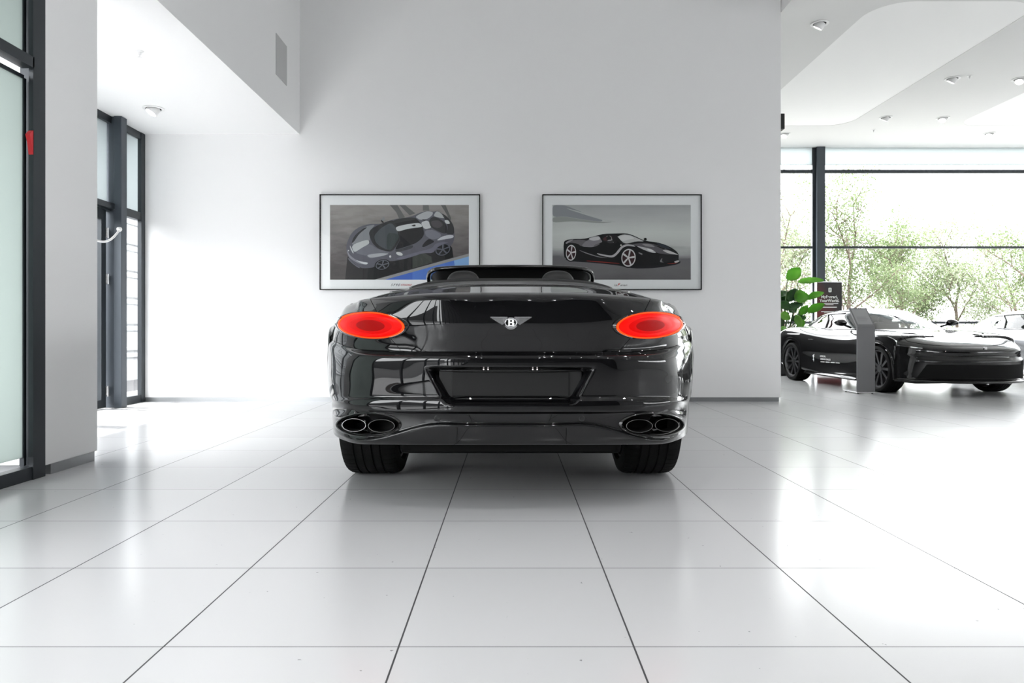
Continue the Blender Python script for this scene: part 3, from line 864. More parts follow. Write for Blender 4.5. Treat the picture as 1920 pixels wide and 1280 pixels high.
def wheel(car, c, R, w, rr, sg, spokes, tyre_name='tyre', rim_mat=None):
    """c: hub centre in car coordinates; sg: outer side"""
    h = w / 2
    g = .007
    prof = [(rr, -h * .86), (rr + .012, -h * .98), (R * .86, -h), (R * .95, -h * .93), (R * .985, -h * .80), (R * .995, -h * .66)]
    for t in (-.45, -.16, .16, .45):
        prof += [(R, t * h - .006), (R - g, t * h - .004), (R - g, t * h + .004), (R, t * h + .006)]
    prof += [(R * .995, h * .66), (R * .985, h * .80), (R * .95, h * .93), (R * .86, h), (rr + .012, h * .98), (rr, h * .86)]
    mb = MB(); mb.lathe(prof, 72, 'x', c)
    # sipes on both shoulders
    for sh in (-1, 1):
        for k in range(60):
            a = 2 * math.pi * k / 60
            r0, r1 = R * .996, R * .975
            p = []
            for xx, r_ in ((.50, R * 1.0005), (.66, R * .9965), (.80, R * .9865), (.92, R * .957)):
                p.append((c[0] + sh * h * xx, c[1] + r_ * math.cos(a + .03 * xx), c[2] + r_ * math.sin(a + .03 * xx)))
            mb.tube(p, .0016, 4, cap=False, mi=1)
    tyre = mb.build(tyre_name, [M_RUBBER, M_MATBLK], car, smooth=True, angle=35)
    mb = MB()
    mb.lathe([(rr, -h * .86), (rr - .012, -h * .86), (rr - .03, -h * .6), (rr - .035, h * .5), (rr - .012, h * .84), (rr, h * .86)], 64, 'x', c)
    xo = c[0] + sg * h * .66
    for k in range(spokes):
        a = 2 * math.pi * k / spokes
        d = Vector((0, math.cos(a), math.sin(a))); t = Vector((0, -math.sin(a), math.cos(a)))
        C = Vector((xo, c[1], c[2]))
        r0, r1, w0, w1 = .03, rr - .008, .016, .021
        pts = []
        for dx_ in (0, -sg * .045):
            for r_, w_, push in ((r0, w0, -sg * .02), (r1, w1, 0)):
                for s in (-1, 1):
                    pts.append(C + d * r_ + t * (w_ * s) + Vector((dx_ + push, 0, 0)))
        mb.add(pts, [(0, 1, 3, 2), (4, 6, 7, 5), (0, 2, 6, 4), (1, 5, 7, 3), (2, 3, 7, 6), (0, 4, 5, 1)])
    mb.lathe([(.0, sg * h * .62), (.05, sg * h * .60), (.06, sg * h * .4), (.06, sg * h * .2)], 32, 'x', c)
    mb.build('rim', rim_mat or M_RIM, tyre, smooth=True, angle=35)
    mb = MB(); mb.lathe([(.04, sg * h * .05), (rr - .045, sg * h * .05), (rr - .045, -sg * h * .05), (.04, -sg * h * .05)], 40, 'x', c)
    mb.build('brake_disc', M_SATBLK, tyre, smooth=True, angle=35)
    return tyre
# ------------------------------------------------------------------ the building
YW, XS, XL = 8.2, -2.457, -4.26          # back wall, soffit face, glazing of the alcove
XG = -2.62                               # near glazing line
YR = -10.0                               # rear of the showroom
XE, YH = 15.0, 14.2                      # right wall, hall glazing
ZC, ZH, ZA = 6.0, 4.54, 3.114            # ceilings: main, hall, alcove


LAMP_W = 38


def room():
    mb = MB(); mb.box(-5.2, XE + .4, YR - .4, YH + .25, -.25, 0)
    struct(mb.build('floor', M_FLOOR))
    # back wall, overhanging a recessed metal skirting
    mb = MB(); mb.box(XL, 3.154, YW, YW + .32, .05, ZC)
    struct(mb.build('wall_back', M_WALL))
    mb = MB(); mb.box(XL, 3.135, YW + .006, YW + .30, 0, .05)
    struct(mb.build('baseboard_back', M_BASE))
    # block above the alcove: its flank is the high left wall, its underside the alcove ceiling
    mb = MB(); mb.box(-4.9, XS, 4.0, YW, ZA, ZC); mb.box(-4.35, XS, YR, 4.0, ZA, ZC)  # near part is an unseen canopy, its depth set to block the sun
    struct(mb.build('wall_left', M_WALL))
    # pier between the near glazing and the alcove
    mb = MB(); mb.box(-3.05, -2.60, 3.93, 4.43, .058, ZA, bev=.008)
    struct(mb.build('wall_pier', M_WALL))
    mb = MB(); mb.box(-3.03, -2.606, 3.985, 4.405, 0, .058)
    struct(mb.build('baseboard_pier', M_BASE))
    # access panel on the left wall
    mb = MB(); mb.box(XS, XS + .006, 7.36, 7.71, 3.51, 3.94)
    p = mb.build('access_panel', mat('panel_grey', (.52, .52, .52), rough=.8))
    tag(p, 'small grey rectangular access panel high on the left wall near the corner', 'panel')
    # ceilings
    mb = MB(); mb.box(XS, XE, YR, 7.0, ZC, ZC + .2); mb.box(XS, 3.16, 7.0, YW + .32, ZC, ZC + .2)
    ceil = mb.build('ceiling', M_RCEIL)
    struct(ceil)
    for x in (-1.1, 1.1, 4.2, 7.6, 11.0):
        for y in (-6.5, -3.2, .1, 3.4):
            if (x, y) in ((-1.1, 3.4), (1.1, 3.4)): continue
            mb = MB(); mb.lathe([(.0, -.004), (.05, -.004), (.052, -.012), (.085, -.012), (.09, 0)], 24, 'z', (x, y, ZC))
            mb.f[:24]; mb.m = [1 if i_ < 24 else 0 for i_ in range(len(mb.f))]
            mb.build('ceiling_lamp', [M_WPLAST, M_LAMPON], ceil, smooth=True, angle=30)
            l = bpy.data.lights.new('ceiling_lamp_light', 'SPOT'); l.energy = LAMP_W; l.spot_size = math.radians(150); l.spot_blend = 1.0; l.shadow_soft_size = .05
            o = bpy.data.objects.new('ceiling_lamp_light', l); link(o); o.location = (x, y, ZC - .02)
    hall_ceiling()
    mb = MB(); mb.box(XE, XE + .3, YR, -4.0, 0, ZC); mb.box(XE, XE + .3, 7.5, YH, 0, ZC); mb.box(XE, XE + .3, -4.0, 7.5, 3.8, ZC); mb.box(XE, XE + .3, -4.0, 7.5, 0, 2.5)
    struct(mb.build('wall_right', M_WALL))
    mb = MB(); mb.box(-5.2, XE + .3, YR - .3, YR, 0, ZC)
    struct(mb.build('wall_rear', M_REAR))
    mb = MB(); mb.box(.9, 1.1, YW + .32, YH, 0, ZH)
    struct(mb.build('wall_hall', M_REAR))
    mb = MB(); mb.box(1.1, 4.9, YH - .25, YH - .02, 0, 1.45)  # unseen low dark wall added to be mirrored in the black coupe's flank
    struct(mb.build('reflection_wall', M_REAR))
    mb = MB(); mb.box(-3.2, XG - .05, 1.0, 3.9, -.002, .012)
    o = mb.build('entrance_mat', M_MAT)
    tag(o, 'dark brown entrance mat behind the near frosted glazing', 'mat')


def hall_ceiling():
    # slab with two raised, round cornered coffers
    coffers = [(4.16, 6.06, 7.93, 12.70), (8.00, 9.87, 7.93, 12.70), (11.84, 13.7, 7.93, 12.70)]
    r, dep = .42, .004
    x0, x1, y0, y1 = .9, XE, 7.0, YH + .1

    def rr(c, n=10):
        a, b, c_, d = c
        out = []
        for cx, cy, s in ((b - r, d - r, 0), (a + r, d - r, 1), (a + r, c_ + r, 2), (b - r, c_ + r, 3)):
            for i in range(n + 1):
                t = math.pi / 2 * (s + i / n)
                out.append((cx + r * math.cos(t), cy + r * math.sin(t)))
        return out
    bm = bmesh.new()
    # underside as strips around the coffers, holes cut by triangle fill
    edges = []
    outer = [bm.verts.new((x, y, ZH)) for x, y in ((3.16, y0), (x1, y0), (x1, y1), (x0, y1), (x0, YW + .3), (3.16, YW + .3))]
    for i in range(6): edges.append(bm.edges.new((outer[i], outer[(i + 1) % 6])))
    loops = []
    for c in coffers:
        lv = [bm.verts.new((x, y, ZH)) for x, y in rr(c)]
        loops.append(lv)
        for i in range(len(lv)): edges.append(bm.edges.new((lv[i], lv[(i + 1) % len(lv)])))
    bmesh.ops.triangle_fill(bm, use_beauty=True, edges=edges)
    for f in list(bm.faces):
        cx, cy = f.calc_center_median().xy
        if any(a + .02 < cx < b - .02 and c_ + .02 < cy < d - .02 and
               not ((min(abs(cx - a), abs(cx - b)) < r * .29) and (min(abs(cy - c_), abs(cy - d)) < r * .29)) for a, b, c_, d in coffers):
            bm.faces.remove(f)
    for lv in loops:
        up = [bm.verts.new((v.co.x, v.co.y, ZH + dep)) for v in lv]
        n = len(lv)
        for i in range(n): bm.faces.new((lv[i], lv[(i + 1) % n], up[(i + 1) % n], up[i]))
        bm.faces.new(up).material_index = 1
    top = [bm.verts.new((v.co.x, v.co.y, ZC + .2)) for v in outer]
    for i in range(6): bm.faces.new((outer[i], outer[(i + 1) % 6], top[(i + 1) % 6], top[i]))
    bm.faces.new(top)
    bmesh.ops.recalc_face_normals(bm, faces=bm.faces[:])
    me = bpy.data.meshes.new('ceiling_hall'); bm.to_mesh(me); bm.free()
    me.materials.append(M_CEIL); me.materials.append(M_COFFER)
    struct(link(bpy.data.objects.new('ceiling_hall', me)))


def windows():
    # ---- near glazing on the left, window_1
    w = thing('window_1', None, None); struct(w)
    del_lab(w)
    mb = MB()
    mb.box(XG - .004, XG + .02, 3.83, 3.93, 0, ZA); mb.box(XG - .10, XG - .004, 3.90, 3.93, 0, ZA)
    ys = [2.50, 1.2, -.1, -1.4, -2.7, -4.0, -5.3, -6.6, -7.9, -9.2]
    for yy in ys: mb.box(XG - .06, XG + .02, yy - .04, yy + .04, 0, ZA)
    mb.box(XG - .05, XG + .02, YR, 3.84, 2.245, 2.305)
    mb.box(XG - .05, XG + .012, YR, 3.86, 0, .07)
    mb.box(XG - .05, XG + .012, YR, 3.86, ZA - .06, ZA)
    mb.build('frame', M_FRAME, w)
    mb = MB()
    mb.box(XG - .075, XG - .05, 3.858, 3.878, .07, 2.20); mb.box(XG - .075, XG - .05, 3.858, 3.878, 2.30, ZA)
    mb.box(XG - .075, XG - .05, 2.54, 3.86, 2.195, 2.215)
    mb.build('sash_bar', M_FRAME, w)
    for z0, z1 in ((.115, 2.2), (2.305, ZA - .06)):
        mb = MB(); mb.box(XG - .066, XG - .058, 2.54, 3.858, z0, z1)
        mb.build('pane', M_FROST, w)
    for y0, y1 in zip(ys[1:] + [YR], ys):
        mb = MB()
        y0 += .04 if y0 != YR else 0
        for z0, z1 in ((.07, 2.245), (2.305, ZA - .06)):
            mb.add([(XG - .03, y0, z0), (XG - .03, y1 - .04, z0), (XG - .03, y1 - .04, z1), (XG - .03, y0, z1)], [(0, 1, 2, 3)])
        mb.build('pane', M_CLEAR, w)
    # ---- alcove glazing, window_2
    w = thing('window_2', None, None); struct(w)
    mb = MB()
    mb.box(XL - .045, XL + .0, YW - .085, YW + .08, 0, ZA)                       # jamb at the back wall
    mb.box(XL - .07, XL - .005, 4.0, YW - .09, ZA - .075, ZA)                # head
    mb.box(XL - .07, XL - .005, 4.0, YW - .09, 2.10, 2.19)                  # transom
    mb.box(XL - .07, XL - .005, 7.6, YW - .09, 0, .085)                     # sill
    for yy in (6.1, 5.2, 4.3): mb.box(XL - .07, XL, yy - .05, yy + .05, 0, ZA)
    mb.box(XL - .07, XL - .005, 4.0, 6.1, 0, .085)
    mb.build('frame', M_FRAME, w)
    mb = MB(); mb.box(XL + .032, XL + .115, 7.49, 7.60, 0, ZA - .003, bev=.004); mb.box(XL - .07, XL + .032, 7.512, 7.575, 0, ZA - .003)
    mb.build('column', M_FRAME_L, w)
    mb = MB(); mb.box(XL - .06, XL + .045, 4.0, 7.5, 2.115, 2.175)
    mb.build('transom_cover', M_FRAME, w)
    for y0, y1, z0, z1, m_ in ((7.66, YW - .09, 2.19, ZA - .075, M_FROSTW), (6.15, 7.49, 2.19, ZA - .075, M_FROSTW),
                               (5.25, 6.05, 2.19, ZA - .075, M_FROSTW), (4.35, 5.15, 2.19, ZA - .075, M_FROSTW)):
        mb = MB(); mb.box(XL - .05, XL - .04, y0, y1, z0, z1)
        mb.build('pane', m_, w)
    for y0, y1 in ((7.66, YW - .09), (5.25, 6.05), (4.35, 5.15)):
        mb = MB(); mb.add([(XL - .045, y0, .085), (XL - .045, y1, .085), (XL - .045, y1, 2.10), (XL - .045, y0, 2.10)], [(0, 1, 2, 3)])
        mb.build('pane', M_CLEAR, w)
    # ---- glazed door beside the column, standing a little open
    d = thing('door_1', None, None, (XL - .02, 7.44, 0), math.radians(0)); struct(d)
    mb = MB()
    mb.box(-.055, .0, -.085, 0, .01, 2.10); mb.box(-.055, 0, -1.29, -1.205, .01, 2.10)
    mb.box(-.055, 0, -1.205, -.085, 2.0, 2.10); mb.box(-.055, 0, -1.205, -.085, .01, .10)
    mb.build('door_frame', M_FRAME, d)
    mb = MB(); mb.add([(-.03, -1.205, .1), (-.03, -.085, .1), (-.03, -.085, 2.0), (-.03, -1.205, 2.0)], [(0, 1, 2, 3)])
    mb.build('pane', M_CLEAR, d)
    for z in (.182, 1.372, 1.86):
        mb = MB(); mb.tube([(.0, .03, z - .055), (.0, .03, z + .055)], .016, 12); mb.box(-.03, .0, -.01, .06, z - .045, z + .045)
        mb.build('hinge', M_SILV, d, smooth=True, angle=40)
    # ---- unseen glazing added in the right wall to light pier and soffit, fill_window
    w = thing('fill_window', None, None); struct(w)
    mb = MB()
    for i in range(8):
        yy = -4.0 + 11.5 * i / 7
        mb.box(XE + .02, XE + .10, yy - .04, yy + .04, 2.5, 3.8)
    mb.box(XE + .02, XE + .08, -4.0, 7.5, 2.5, 2.58)
    mb.build('frame', M_FRAME, w)
    mb = MB(); mb.add([(XE + .05, 7.5, 2.5), (XE + .05, -4.0, 2.5), (XE + .05, -4.0, 3.8), (XE + .05, 7.5, 3.8)], [(0, 1, 2, 3)])
    mb.build('pane', M_CLEAR, w)
    # ---- hall glazing, window_3
    w = thing('window_3', None, None); struct(w)
    mb = MB()
    xa = 1.1
    for z, t in ((WZ(321, YH), .035), (WZ(463.5, YH), .022), (WZ(604.5, YH), .025)):
        mb.box(xa, XE, YH, YH + .05, z - t / 1.0, z + t / 1.0)
    mb.box(xa, XE, YH, YH + .05, 0, .08)
    x0 = WX(1522.5, YH); x1 = WX(1530.5, YH)
    mb.box(x0, x1, YH - .02, YH + .06, 0, ZH)
    for xx in (2.1, 10.95, 14.4): mb.box(xx - .035, xx + .035, YH - .02, YH + .06, 0, ZH)
    mb.build('frame', M_FRAME, w)
    mb = MB(); yc = YH - .09
    mb.box(WX(1532, yc), WX(1547.5, yc), yc, yc + .06, 0, ZH - .002, bev=.004)
    mb.box(WX(1532, yc) + 4.7, WX(1547.5, yc) + 4.7, yc, yc + .06, 0, ZH - .002, bev=.004)
    mb.build('column', M_FRAME_L, w)
    z0, z1, z2, z3 = .08, WZ(604.5, YH), WZ(463.5, YH), WZ(321, YH)
    for a, b in ((z0, z1), (z1, z2), (z2, z3), (z3, WZ(308, YH))):
        for xs, xe in ((xa, 2.1), (2.1, x0), (x1, 10.95), (10.95, 14.4), (14.4, XE)):
            mb = MB(); mb.add([(xe, YH + .025, a + .025), (xs, YH + .025, a + .025), (xs, YH + .025, b - .025), (xe, YH + .025, b - .025)], [(0, 1, 2, 3)])
            mb.build('pane', M_CLEAR, w)
    mb = MB(); mb.box(xa, XE, YH + .0, YH + .03, WZ(309, YH), ZH)
    mb.build('pale_fascia', M_FROSTW, w)
    # door loop cable
    mb = MB()
    a = Vector((XL + .10, 7.487, WZ(430, 7.49))); b = Vector((XL + .03, 6.6, 1.93))
    pts = []
    for i in range(25):
        t = i / 24
        p = a.lerp(b, t); p.z -= .22 * math.sin(math.pi * t) ** 1.0 * (1 - .25 * t); p.x += .06 * math.sin(math.pi * t)
        pts.append(p)
    mb.tube(pts, .011, 10)
    mb.lathe([(.0, -.03), (.022, -.028), (.026, 0)], 16, 'y', a)
    o = mb.build('cable_loop', M_WPLAST, smooth=True)
    tag(o, 'white cable loop hanging from the dark column by the glazed door', 'cable')
    # red wedge on the near mullion
    mb = MB()
    y_, x_ = 3.825, XG + .02
    pts = [(0, .0), (.012, .06), (.03, .095), (.03, -.085), (.012, -.07)]
    zc = WZ(268, 3.85)
    prof = [(3.834, zc + .066), (3.834, zc - .07), (3.828, zc - .068), (3.815, zc + .0), (3.802, zc + .034), (3.815, zc + .05)]
    a = [(XG - .004, p[0], p[1]) for p in prof]; b = [(XG + .02, p[0], p[1]) for p in prof]
    n = len(prof)
    mb.add(a + b, [tuple(range(n)), tuple(range(2 * n - 1, n - 1, -1))] + [(i, i + n, (i + 1) % n + n, (i + 1) % n) for i in range(n)])
    o = mb.build('door_wedge', M_REDOBJ)
    tag(o, 'small red plastic wedge on the dark mullion of the near frosted glazing', 'wedge')
    # dark device on the end of the back wall
    mb = MB(); mb.box(3.15, 3.236, 8.29, 8.40, WZ(242, 8.3), WZ(213, 8.3), bev=.004)
    o = mb.build('wall_device', M_SATBLK)
    tag(o, 'small dark box fixed high on the right end of the white back wall', 'wall box')


def del_lab(o): pass


def outside():
    mb = MB(); mb.box(-5.2, 60, YH + .25, 60, -.3, -.02)
    struct(mb.build('ground', M_GRAVEL))
    mb = MB(); mb.box(-40, -5.2, -40, 40, -.3, -.02)
    struct(mb.build('ground_street', M_ASPHALT))
    # unseen dark block added across the street to darken the left bumper reflections
    mb = MB(); mb.box(-24, -17, -34, 4, -.02, 3.4)
    struct(mb.build('reflection_block', M_REAR))
    # neighbouring ribbed white wall seen through the glazed door
    mb = MB(); x = -6.6
    mb.box(x - .2, x, 6.0, 14, -.02, 3.1)
    z = .372
    while z < 3.0:
        mb.box(x, x + .05, 6.0, 14, z, z + .085, bev=.02)
        mb.box(x, x + .05, 6.0, 14, z + .118, z + .19, bev=.02)
        z += .461
    struct(mb.build('wall_outside', M_SIDING))


def light_fitting(x, y, z, kind, label, group):
    t = thing('downlight', label, 'downlight', (x, y, z), 0, group)
    mb = MB(); mb.lathe([(.075, .0), (.105, -.001), (.107, -.007), (.078, -.010), (.075, 0)], 40)
    mb.build('trim_ring', M_WPLAST, t, smooth=True, angle=40)
    mb = MB(); mb.lathe([(.0, -.0012), (.076, -.001)], 32)
    mb.build('dark_recess', M_DKGAP, t)
    mb = MB()
    mb.lathe([(.0, .03), (.055, .03), (.06, .02), (.06, -.045), (.055, -.05), (.052, -.045)], 36)
    tilt = Matrix.Rotation(math.radians(26), 4, 'Y') @ Matrix.Rotation(math.radians(kind), 4, 'X')
    M = Matrix.Translation((.0, 0, -.012)) @ tilt
    mb.xf(M); mb.build('lamp_housing', M_WPLAST, t, smooth=True, angle=40)
    mb = MB(); mb.lathe([(.0, -.043), (.052, -.044)], 32); mb.xf(M)
    mb.build('lens', M_LED, t)
    return t


def sprinkler(x, y, z, label):
    mb = MB()
    mb.lathe([(.0, 0), (.032, 0), (.032, -.004), (.012, -.010), (.010, -.03), (.004, -.032), (.004, -.05), (.018, -.052), (.018, -.055), (0, -.056)], 20, 'z', (x, y, z))
    o = mb.build('sprinkler', M_WPLAST, smooth=True, angle=40)
    tag(o, label, 'sprinkler', 'ceiling sprinklers')


def ceiling_fittings():
    lt = [(1537, 44, 20, 'white tilting downlight nearest the viewer, left of the raised ceiling panel'),
          (1786, 147, 20, 'white tilting downlight between the two raised ceiling panels, beside a sprinkler'),
          (1912, 148, -20, 'white downlight at the right edge of the picture, level with the sprinkler'),
          (1661, 220, 20, 'white tilting downlight behind the round corner of the raised ceiling panel'),
          (1768, 221, -20, 'white downlight just left of the corner of the farther raised panel'),
          (1471, 251, -20, 'white downlight half hidden by the edge of the back wall'),
          (1855, 250, -20, 'white downlight close to the window wall at far right')]
    for px, py, k, lab in lt:
        y = (ZH - H) * F / (CY - py)
        light_fitting(WX(px, y), y, ZH, k, lab, 'downlights in the hall ceiling')
    y = (ZA - H) * F / (CY - 203)
    light_fitting(WX(288, y), y, ZA, -20, 'white downlight in the low ceiling of the left alcove', 'downlights in the alcove ceiling')
    for px, py, z, lab in ((1818, 142, ZH, 'tiny white sprinkler beside the middle downlight of the hall'), (1638, 243, ZH, 'tiny white sprinkler near the window wall of the hall'),
                           (262, 96, ZA, 'tiny white sprinkler in the low alcove ceiling')):
        y = (z - H) * F / (CY - py)
        sprinkler(WX(px, y), y, z, lab)
# ------------------------------------------------------------------ framed prints on the back wall
PC = {}


def pcol(c, rough=.6):
    c = tuple(v * (.62 if max(c) < .5 else .85) for v in c)
    k = tuple(round(v, 3) for v in c)
    if k not in PC: PC[k] = mat('print_ink', k, rough=rough, spec=.3)
    return PC[k]


def grad_mat(name, stops, zlo, zhi, nscale, namp, stretch=(1, 1, 1)):
    """printed background: colour bands with cloudy variation"""
    m = mat(name, (.4, .4, .4), rough=.6, spec=.3)
    nt = m.node_tree; b = nt.nodes['Principled BSDF']
    tc = nt.nodes.new('ShaderNodeTexCoord')
    sp = nt.nodes.new('ShaderNodeSeparateXYZ'); nt.links.new(tc.outputs['Object'], sp.inputs[0])
    mp = nt.nodes.new('ShaderNodeMapping'); mp.inputs['Scale'].default_value = stretch
    nt.links.new(tc.outputs['Object'], mp.inputs['Vector'])
    nz = nt.nodes.new('ShaderNodeTexNoise'); nz.inputs['Scale'].default_value = nscale; nz.inputs['Detail'].default_value = 6
    nt.links.new(mp.outputs[0], nz.inputs['Vector'])
    mr = nt.nodes.new('ShaderNodeMapRange'); mr.inputs['From Min'].default_value = zlo; mr.inputs['From Max'].default_value = zhi
    nt.links.new(sp.outputs['Z'], mr.inputs['Value'])
    ad = nt.nodes.new('ShaderNodeMath'); ad.operation = 'MULTIPLY_ADD'; ad.inputs[1].default_value = namp; ad.use_clamp = True
    nt.links.new(nz.outputs['Fac'], ad.inputs[0]); nt.links.new(mr.outputs[0], ad.inputs[2])
    r = nt.nodes.new('ShaderNodeValToRGB')
    el = r.color_ramp.elements
    el[0].position, el[0].color = stops[0][0], (*stops[0][1], 1)
    el[1].position, el[1].color = stops[-1][0], (*stops[-1][1], 1)
    for p, c in stops[1:-1]:
        e = el.new(p); e.color = (*c, 1)
    nt.links.new(ad.outputs[0], r.inputs['Fac']); nt.links.new(r.outputs[0], b.inputs['Base Color'])
    return m


def picture(cropx, cropy, px0, px1, label, layers, bgmat, caption, sharp=()):
    """layers: (colour, polygon in crop coordinates 5.647 px per photo px)"""
    yf = YW - .045                          # front of the frame
    k = 5.647
    X = lambda x: WX(cropx + x / k, yf)
    Z = lambda y: WZ(cropy + y / k, yf)
    x0, x1, z0, z1 = WX(px0, yf), WX(px1, yf), WZ(543, yf), WZ(364, yf)
    t = thing('framed_picture', label, 'picture', (x0, yf, z0), 0, 'framed car prints on the back wall')
    loc = lambda mb: [(v[0] - x0, v[1] - yf, v[2] - z0) for v in mb.v]
    mb = MB()
    w = .009
    mb.box(x0, x1, yf, YW - .004, z0, z0 + w); mb.box(x0, x1, yf, YW - .004, z1 - w, z1)
    mb.box(x0, x0 + w, yf, YW - .004, z0 + w, z1 - w); mb.box(x1 - w, x1, yf, YW - .004, z0 + w, z1 - w)
    mb.v = loc(mb); mb.build('picture_frame', M_MATBLK, t)
    yb = yf + .018
    mb = MB(); mb.box(x0 + w, x1 - w, yb, yb + .01, z0 + w, z1 - w); mb.v = loc(mb)
    mount = mb.build('passe_partout', mat('white_mount_board', (.80, .81, .82), rough=.5, coat=.0), t)
    ya = yb - .0006
    mb = MB()
    mats = [bgmat]
    lim = (215, 190, 1688, 982) if cropx < 800 else (203, 190, 1671, 982)
    mb.poly([(X(lim[0]), ya, Z(lim[3])), (X(lim[2]), ya, Z(lim[3])), (X(lim[2]), ya, Z(lim[1])), (X(lim[0]), ya, Z(lim[1]))], 0)
    for i, (c, pl) in enumerate(layers):
        yl = ya - .00007 * (i + 1)
        m_ = pcol(c)
        if m_ not in mats: mats.append(m_)
        if len(pl) < 20 and i not in sharp:
            for _ in range(2):
                q = []
                for a_, b_ in zip(pl, pl[1:] + pl[:1]):
                    q += [(a_[0] * .8 + b_[0] * .2, a_[1] * .8 + b_[1] * .2), (a_[0] * .2 + b_[0] * .8, a_[1] * .2 + b_[1] * .8)]
                pl = q
        elif len(pl) >= 20 and i not in sharp and not isinstance(pl, tuple):
            q = []
            for a_, b_ in zip(pl, pl[1:] + pl[:1]):
                q += [(a_[0] * .75 + b_[0] * .25, a_[1] * .75 + b_[1] * .25), (a_[0] * .25 + b_[0] * .75, a_[1] * .25 + b_[1] * .75)]
            pl = q
        pl = [(min(max(p[0], lim[0]), lim[2]), min(max(p[1], lim[1]), lim[3])) for p in pl]
        V3 = [Vector((X(p[0]), 0, Z(p[1]))) for p in pl]
        ar = sum(V3[a].x * V3[(a + 1) % len(V3)].z - V3[(a + 1) % len(V3)].x * V3[a].z for a in range(len(V3)))
        if ar < 0: V3.reverse()
        from mathutils.geometry import tessellate_polygon
        tris = tessellate_polygon([[Vector((v.x, v.z, 0)) for v in V3]])
        fs = []
        for tr in tris:
            a, b_, c_ = [V3[q] for q in tr]
            cr = (b_.x - a.x) * (c_.z - a.z) - (b_.z - a.z) * (c_.x - a.x)
            fs.append(tr if cr > 0 else tr[::-1])
        mb.add([(v.x, yl, v.z) for v in V3], fs, mats.index(m_))
    mb.v = loc(mb); mb.build('car_print', mats, t)
    mb = MB(); mats = []
    for s, size, xx, yy, c, kw in caption:
        m_ = pcol(c); 
        if m_ not in mats: mats.append(m_)
        wall_text(mb, s, size, (X(xx), ya - .0004, Z(yy)), mats.index(m_), extrude=.0002, **kw)
    mb.v = loc(mb); mb.build('printed_caption', mats, t)
    mb = MB(); yg = yf + .004
    mb.add([(x0 + w, yg, z0 + w), (x1 - w, yg, z0 + w), (x1 - w, yg, z1 - w), (x0 + w, yg, z1 - w)], [(0, 1, 2, 3)])
    mb.v = loc(mb); mb.build('glass_pane', M_PRINTGLASS, t)


def ell(cx, cy, a, b, rot=0, n=28):
    r = math.radians(rot)
    return [(cx + a * math.cos(t) * math.cos(r) - b * math.sin(t) * math.sin(r), cy + a * math.cos(t) * math.sin(r) + b * math.sin(t) * math.cos(r))
            for t in [2 * math.pi * i / n for i in range(n)]]


def wheel_print(cx, cy, a, b, rot, spk, col, ph=0., inner=None):
    L = [((.006, .006, .007), ell(cx, cy, a * 1.15, b * 1.15, rot)), (col, ell(cx, cy, a, b, rot)), (inner or (.012, .012, .013), ell(cx, cy, a * .86, b * .86, rot))]
    r = math.radians(rot)
    def pt(t, s, q):
        ex, ey = a * s * math.cos(t + q), b * s * math.sin(t + q)
        return (cx + ex * math.cos(r) - ey * math.sin(r), cy + ex * math.sin(r) + ey * math.cos(r))
    for i in range(spk):
        t = 2 * math.pi * i / spk + ph
        L.append((col, [pt(t, .1, -.9), pt(t, .9, -.14), pt(t, .9, .14), pt(t, .1, .9)]))
    L.append((col, ell(cx, cy, a * .16, b * .16, rot)))
    return L


